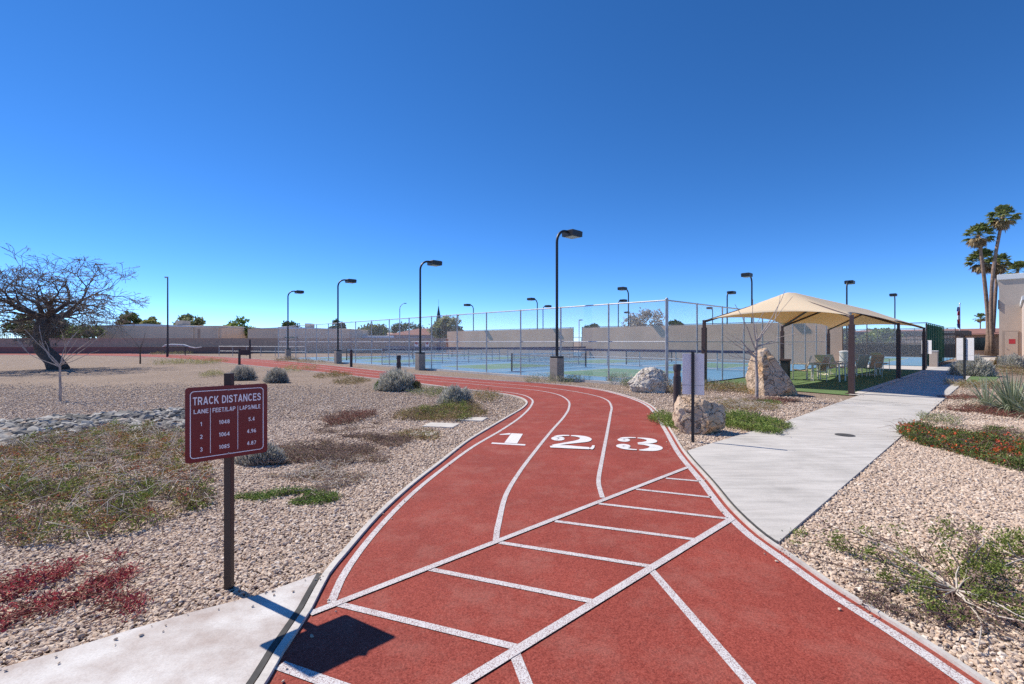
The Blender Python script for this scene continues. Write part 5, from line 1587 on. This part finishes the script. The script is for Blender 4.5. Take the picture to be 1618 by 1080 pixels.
# small signs and orange marker at the far wall
for i, (px, lab) in enumerate([(658, 'small white notice with red mark on the far wall, left of the lamp pole'), (675, 'small white notice with red disc on the far wall, right of the lamp pole')]):
    Y = 64; k = Y/F
    t = empty('wall_notice', ((px-809)*k, Y, 0), 0, lab, 'sign', 'red and white notices by the far wall')
    MB().tube([(0,.05,0),(0,.05,1.75)], .03, 6).build('post', M['galvanised'], t)
    MB().cbox(-.25, .25, -.01, .01, .95, 1.72, .004).build('sign_panel', M['sign_white'], t)
    MB().tube([(0,-.012,1.45),(0,-.02,1.45)], .2, 18).build('red_disc', M['sign_red'], t)
Y = 60; k = Y/F
t = empty('orange_marker', ((706.5-809)*k, Y, 0), 0, 'orange plastic marker standing at the left end of the tan windscreen', 'marker')
MB().cbox(-.13, .13, -.1, .1, .95, 2.0, .03).build('body', M['orange_plastic'], t)
MB().tube([(0,0,0),(0,0,.95)], .05, 8).build('post', M['orange_plastic'], t)

# ------------------------------------------------------------------ right background
# carport
t = empty('carport', GW(73, 3.0), AV, 'long dark roofed carport behind the farther court', 'carport')
MB().cbox(0, 26, -3, 3, 2.30, 2.85, .05).build('roof', M['carport_dark'], t)
for i in range(6):
    MB().cbox(i*5+.4, i*5+.6, -.1, .1, 0, 2.3, .02).build('post', M['carport_dark'], t)
def make_car(mat, name='parked_car'):
    t = empty(name)
    prof = [(-2.2,.35),(-2.25,.75),(-2.0,.92),(-1.35,.98),(-.75,1.42),(.75,1.46),(1.45,1.0),(2.1,.9),(2.25,.6),(2.2,.35)]
    bm = bmesh.new()
    L = [bm.verts.new((x, -.85 if z_ < 1.2 else -.68, z_)) for x, z_ in prof]; Rr = [bm.verts.new((x, .85 if z_ < 1.2 else .68, z_)) for x, z_ in prof]
    bm.faces.new(L); bm.faces.new(list(reversed(Rr)))
    n = len(prof)
    for i in range(n): bm.faces.new((L[i], Rr[i], Rr[(i+1) % n], L[(i+1) % n]))
    bmesh.ops.recalc_face_normals(bm, faces=bm.faces[:])
    bmesh.ops.bevel(bm, geom=list(bm.edges), offset=.05, segments=2, affect='EDGES')
    MB().frombm(bm).build('body', M[mat], t, 'auto')
    for s in (-1, 1):
        MB().add([(-1.15,s*.86,1.0),(1.2,s*.86,1.0),(.68,s*.735,1.38),(-.70,s*.735,1.38)], [(0,1,2,3) if s < 0 else (3,2,1,0)]).build('window', M['glass_dark'], t)
        for x in (-1.35, 1.4): MB().tube([(x,s*.72,.33),(x,s*.90,.33)], .33, 16).build('wheel', M['tyre'], t, 'auto')
    return t
cw = make_car('car_white'); cd = make_car('car_dark'); cs = make_car('car_silver')
for i, (src, px, u, rz, lab) in enumerate([(cw, 1405, 71, 0, 'white parked car under the carport beside the young tree'), (cd, 1365, 71, 0, 'dark parked car under the carport left of the young tree'), (cs, 1325, 71, 0, 'silver parked car under the left part of the carport'), (None, 1443, 71, 0, 'dark parked car under the carport at the far canopy post')]):
    o = src or copy_tree(cd)
    o.location = GW(u, vpx(u, px)); o.rotation_euler = (0, 0, AU + R(rz)); tag(o, lab, 'car', 'cars parked under the carport')
t = empty('tan_enclosure', GW(68, vpx(68, 1435)), AV, 'tan slatted enclosure behind the farther court', 'enclosure')
e = MB()
for i in range(16): e.box(-1.2+i*.15, -1.2+i*.15+.11, -.02, .02, .1, 2.1)
e.build('slats', M['stucco_tan'], t)
for x in (-1.25, 1.22): MB().box(x-.05, x+.05, -.05, .05, 0, 2.2).build('post', M['bronze_post'], t)
for zz in (.3, 1.9): MB().box(-1.2, 1.2, .021, .06, zz, zz+.06).build('rail', M['bronze_post'], t)

# right building
UF = 58.0
t = empty('stucco_building', GW(UF, vpx(UF, 1578.5)), AU, 'tall tan stucco building at the right edge with a pale parapet cap', 'building')
BH = 7.35
MB().box(0, 16, -16, 0, -.1, BH-.45).build('wall', M['stucco_tan'], t)
MB().cbox(-.12, 16.1, -16, .12, BH-.45, BH, .04).build('parapet_cap', M['trim_white'], t)
# lower wing toward the camera
MB().box(-9.0, -.003, -16, -1.33, -.1, 4.55).build('wing', M['stucco_lit'], t)
MB().cbox(-9.1, -.003, -16, -1.21, 4.55, 4.85, .03).build('wing_cap', M['trim_white'], t)
fr = MB(); fr.box(-.06, -.003, -1.16, -.20, 0, 2.55).build('door_frame', M['door_frame'], t)
dr = MB().cbox(-.09, -.062, -1.10, -.36, .02, 2.45, .006).build('door', M['door_beige'], t)
MB().cbox(-.10, -.091, -.96, -.58, 1.45, 1.85, .002).build('notice', M['sign_red'], dr)
MB().tube([(-.13,-.45,1.05),(-.09,-.45,1.05)], .035, 10).build('handle', M['galvanised'], dr)
MB().cbox(-.10, -.0, .0, .06, 4.4, 5.2, .01).build('wall_lamp', M['bollard_metal'], t)

# flagpole
p = GW(80, vpx(80, 1516.5))
t = empty('flagpole', p, 0, 'flagpole with a limp striped flag beyond the end of the path', 'flagpole')
zt = H + 60/F*p.y
MB().tube([(0,0,0),(0,0,zt)], [.09,.05], 8).build('pole', M['trim_white'], t, 'auto')
MB().tube([(0,0,zt),(0,0,zt+.16)], [.10,.03], 8).build('finial', M['galvanised'], t, 'auto')
fz = zt - .35
for i, (mt, nm) in enumerate((('flag_blue','canton'),('flag_red','stripes'),('flag_white','stripes'),('flag_red','stripes'),('flag_blue','fold'))):
    mb = MB(); vs = []; hh = .52
    for r_ in range(5):
        zz = fz - i*hh - r_*hh/4
        wv = .18 + .16*math.sin((i*4+r_)/20*math.pi)
        for c in range(7):
            s = c/6; vs.append((-.06 - wv*s + (.1 if i in (1,2) else 0), .10*math.sin(s*9 + i), zz + .02*math.sin(s*7)))
    mb.add(vs, [(r_*7+c, r_*7+c+1, r_*7+c+8, r_*7+c+7) for r_ in range(4) for c in range(6)])
    o = mb.build('flag_cloth', M[mt], t); o.modifiers.new('t', 'SOLIDIFY').thickness = .01

# low clubhouse with red-brown roof beyond the path, dark gate
t = empty('clubhouse', GW(86, 12), AU + R(180), 'low building with red brown roof beyond the end of the path', 'building')
MB().box(-6, 6, -8, 22, -.1, 2.5).build('wall', M['wall_block'], t)
rf = MB(); rf.add([(6.6,-8.6,2.5),(6.6,22.6,2.5),(-6.6,22.6,2.5),(-6.6,-8.6,2.5),(0,-3,3.35),(0,17,3.35)], [(0,1,5,4),(1,2,5),(2,3,4,5),(3,0,4),(3,2,1,0)]); rf.build('roof', M['roof_red'], t)
for y in range(-6, 22, 3): MB().box(6.0, 6.06, y, y+1.4, .6, 2.1).build('window', M['glass_dark'], t)
t = empty('iron_gate', GW(54, 1.1), AV, 'dark open iron gateway at the far end of the path', 'gate')
for x in (1.6, 3.4): MB().cbox(x-.12, x+.12, -.12, .12, 0, 2.3, .02).build('post', M['bollard_metal'], t)
MB().cbox(1.6, 3.4, -.08, .08, 2.2, 2.35, .02).build('lintel', M['bollard_metal'], t)
gb_ = MB()
for i in range(9): gb_.box(1.75+i*.19, 1.75+i*.19+.03, -.015, .015, .08, 2.15)
gb_.build('bars', M['bollard_metal'], t)
# big ground sign mounted on the left of the path end: white board beside gateway
# distant hill
hb = MB(); vs = []; n = 40
prof = lambda s: 27*max(0, math.sin(math.pi*s))**1.3*(1+.25*math.sin(9*s)+.1*math.sin(23*s)) + 1
for i in range(n+1):
    s = i/n
    for j, (dy, kz) in enumerate(((-160, 0), (0, 1), (200, 0))):
        vs.append((668 + s*150, 900 + dy, prof(s)*kz - 1))
hb.add(vs, [(i*3+j, (i+1)*3+j, (i+1)*3+j+1, i*3+j+1) for i in range(n) for j in range(2)])
tag(hb.build('hill', M['hill_blue'], None, True), 'low bluish hill on the horizon', kind='structure')

# ------------------------------------------------------------------ loose gravel and cobbles (instanced stones)
def stones(name, label, P, rad, mat, flat=(.55, 1.0), seed=1):
    me = bpy.data.meshes.new(name)
    me.vertices.add(len(P)); me.vertices.foreach_set('co', P.astype(np.float32).ravel())
    at_ = me.attributes.new('rad', 'FLOAT', 'POINT'); at_.data.foreach_set('value', rad.astype(np.float32))
    me.update()
    o = bpy.data.objects.new(name, me); COL.objects.link(o)
    tag(o, label, kind='stuff')
    ng = bpy.data.node_groups.new(name, 'GeometryNodeTree')
    ng.interface.new_socket('Geometry', in_out='INPUT', socket_type='NodeSocketGeometry')
    ng.interface.new_socket('Geometry', in_out='OUTPUT', socket_type='NodeSocketGeometry')
    N = ng.nodes; Lk = ng.links
    gi = N.new('NodeGroupInput'); go = N.new('NodeGroupOutput')
    ico = N.new('GeometryNodeMeshIcoSphere'); ico.inputs['Radius'].default_value = 1.0; ico.inputs['Subdivisions'].default_value = 2
    pos = N.new('GeometryNodeInputPosition')
    nz = N.new('ShaderNodeTexNoise'); nz.inputs['Scale'].default_value = .9; nz.inputs['Detail'].default_value = 1
    sub = N.new('ShaderNodeVectorMath'); sub.operation = 'SUBTRACT'; sub.inputs[1].default_value = (.5,.5,.5)
    scl = N.new('ShaderNodeVectorMath'); scl.operation = 'SCALE'; scl.inputs['Scale'].default_value = 1.5
    Lk.new(pos.outputs[0], nz.inputs['Vector']); Lk.new(nz.outputs['Color'], sub.inputs[0]); Lk.new(sub.outputs[0], scl.inputs[0])
    sp = N.new('GeometryNodeSetPosition'); Lk.new(ico.outputs[0], sp.inputs['Geometry']); Lk.new(scl.outputs[0], sp.inputs['Offset'])
    sm = N.new('GeometryNodeSetMaterial'); sm.inputs['Material'].default_value = M[mat]; Lk.new(sp.outputs[0], sm.inputs[0])
    iop = N.new('GeometryNodeInstanceOnPoints'); Lk.new(gi.outputs[0], iop.inputs['Points']); Lk.new(sm.outputs[0], iop.inputs['Instance'])
    rv = N.new('FunctionNodeRandomValue'); rv.data_type = 'FLOAT_VECTOR'; rv.inputs['Min'].default_value = (-.5,-.5,0); rv.inputs['Max'].default_value = (.5,.5,6.283); rv.inputs['Seed'].default_value = seed
    rs = N.new('FunctionNodeRandomValue'); rs.data_type = 'FLOAT_VECTOR'; rs.inputs['Min'].default_value = (.8,.6,flat[0]*.7); rs.inputs['Max'].default_value = (1.45,1.05,flat[1]*.8); rs.inputs['Seed'].default_value = seed + 9
    na = N.new('GeometryNodeInputNamedAttribute'); na.data_type = 'FLOAT'; na.inputs['Name'].default_value = 'rad'
    ms_ = N.new('ShaderNodeVectorMath'); ms_.operation = 'SCALE'
    Lk.new(rs.outputs['Value'], ms_.inputs[0]); Lk.new(na.outputs['Attribute'], ms_.inputs['Scale'])
    Lk.new(rv.outputs['Value'], iop.inputs['Rotation']); Lk.new(ms_.outputs[0], iop.inputs['Scale'])
    Lk.new(iop.outputs[0], go.inputs[0])
    md = o.modifiers.new('stones', 'NODES'); md.node_group = ng
    me.materials.append(M[mat])
    return o

tp_np = [(p[0], p[1]) for p in track_poly]
def scatter(side, y0, y1, rad, cover=.95):
    x_lim = 1.16 * y1 + .4
    xs = (-x_lim, 3.4) if side < 0 else (1.0, x_lim)
    area = (xs[1]-xs[0]) * (y1-y0)
    n = int(area * cover / (math.pi*rad*rad*1.0))
    X = nrg.uniform(xs[0], xs[1], n); Y = nrg.uniform(y0, y1, n)
    keep = np.abs(X) < 1.12*Y + .35
    X, Y = X[keep], Y[keep]
    keep = ~inpoly(X, Y, TR_P) & ~inpoly(X, Y, path_poly) & ~inpoly(X, Y, sl_poly)
    X, Y = X[keep], Y[keep]
    # side test by the track centre
    cen = np.interp(Y, CY, CX)
    keep = (X < cen) if side < 0 else (X > cen)
    X, Y = X[keep], Y[keep]
    u = S*X + K*Y; v = -K*X + S*Y
    keep = ~((u > 15.6) & (v > V_L) & (v < 9)) & ~((u > 15) & (v > 8))
    X, Y = X[keep], Y[keep]
    r_ = rad * nrg.lognormal(0, .27, len(X)).clip(.5, 1.9)
    Z = r_*.30 + nrg.uniform(0, 1, len(X))*.006 + .004*np.sin(X*3)*np.sin(Y*2.3)
    return np.stack([X, Y, Z], 1), r_
big_IN = offset(IN, .05)[::3]; big_OUT = offset(OUT, -.05)[::3]
TR_P = [(p.x, p.y) for p in big_IN] + [(p.x, p.y) for p in reversed(big_OUT)]
near_in = [p for p in IN if p.y < 12.4 and p.x > -2]; near_out = [p for p in OUT if p.y < 17 and p.x > 0]
ys_ = np.linspace(.5, 12.3, 60)
ci = np.interp(ys_, [p.y for p in near_in], [p.x for p in near_in]); co2 = np.interp(ys_, sorted(p.y for p in near_out), [p.x for p in sorted(near_out, key=lambda q: q.y)])
CY = np.concatenate([ys_, [30]]); CX = np.concatenate([(ci+co2)/2, [2.0]])
for side, lab in ((-1, 'loose pinkish tan gravel left of the track'), (1, 'loose pinkish tan gravel right of the track and path')):
    Ps = []; rs_ = []
    for y0, y1, rad, cov in ((1.6, 4.2, .0108, 1.45), (4.2, 7.0, .0116, 1.35), (7.0, 9.5, .0128, 1.0), (9.5, 19.0, .0140, .46)):
        P, r_ = scatter(side, y0, y1, rad, cov)
        if y1 > 15:       # thins out with distance
            kp = nrg.uniform(0, 1, len(P)) < (1 - (P[:,1]-y0)/(y1-y0))**1.5
            P, r_ = P[kp], r_[kp]
        Ps.append(P); rs_.append(r_)
    stones('gravel', lab, np.concatenate(Ps), np.concatenate(rs_), 'pebble', (.6, 1.0), 3 + side)
# a few stones kicked onto the concrete and the rubber
_e = []
for ln, d0 in ((OUT, .10), (IN, -.10)):
    for q in offset(ln, d0):
        if 1.8 < q.y < 12 and rng.random() < .5:
            for _k in range(rng.randint(0, 2)): _e.append((q.x + rng.gauss(0, .07), q.y + rng.gauss(0, .07), TZ + .008))
for _k in range(90):
    u = rng.uniform(9.5, 20); v = (V_R + abs(rng.gauss(0, .10))) if rng.random() < .6 else (V_L - abs(rng.gauss(0, .10)))
    _e.append(tuple(GW(u, v, .036)))
for _k in range(26):
    sft = rng.random(); a_ = g(519, 913).lerp(g(0, 1066), sft); _e.append((a_.x + abs(rng.gauss(0, .06))*.6, a_.y - abs(rng.gauss(0, .07)), .038))
_e = np.array(_e)
stones('stray_gravel', 'stray stones scattered on the edges of track and concrete', _e, .0070*nrg.lognormal(0, .3, len(_e)).clip(.5, 1.7), 'pebble', (.6, 1.0), 14)
# cobble swale
SWL = [g(*p) for p in ((-90,690),(0,668),(150,657),(290,647),(335,647),(335,676),(285,684),(150,690),(0,712),(-90,730))]
xs = [p.x for p in SWL]; ys = [p.y for p in SWL]
n = 3800
X = nrg.uniform(min(xs), max(xs), n); Y = nrg.uniform(min(ys), max(ys), n)
kp = inpoly(X, Y, [(p.x, p.y) for p in SWL]); X, Y = X[kp], Y[kp]
r_ = .062*nrg.lognormal(0, .35, len(X)).clip(.45, 2.0)
stones('cobbles', 'grey river cobbles lining the shallow swale at left', np.stack([X, Y, r_*.25], 1), r_, 'cobble', (.35, .7), 8)
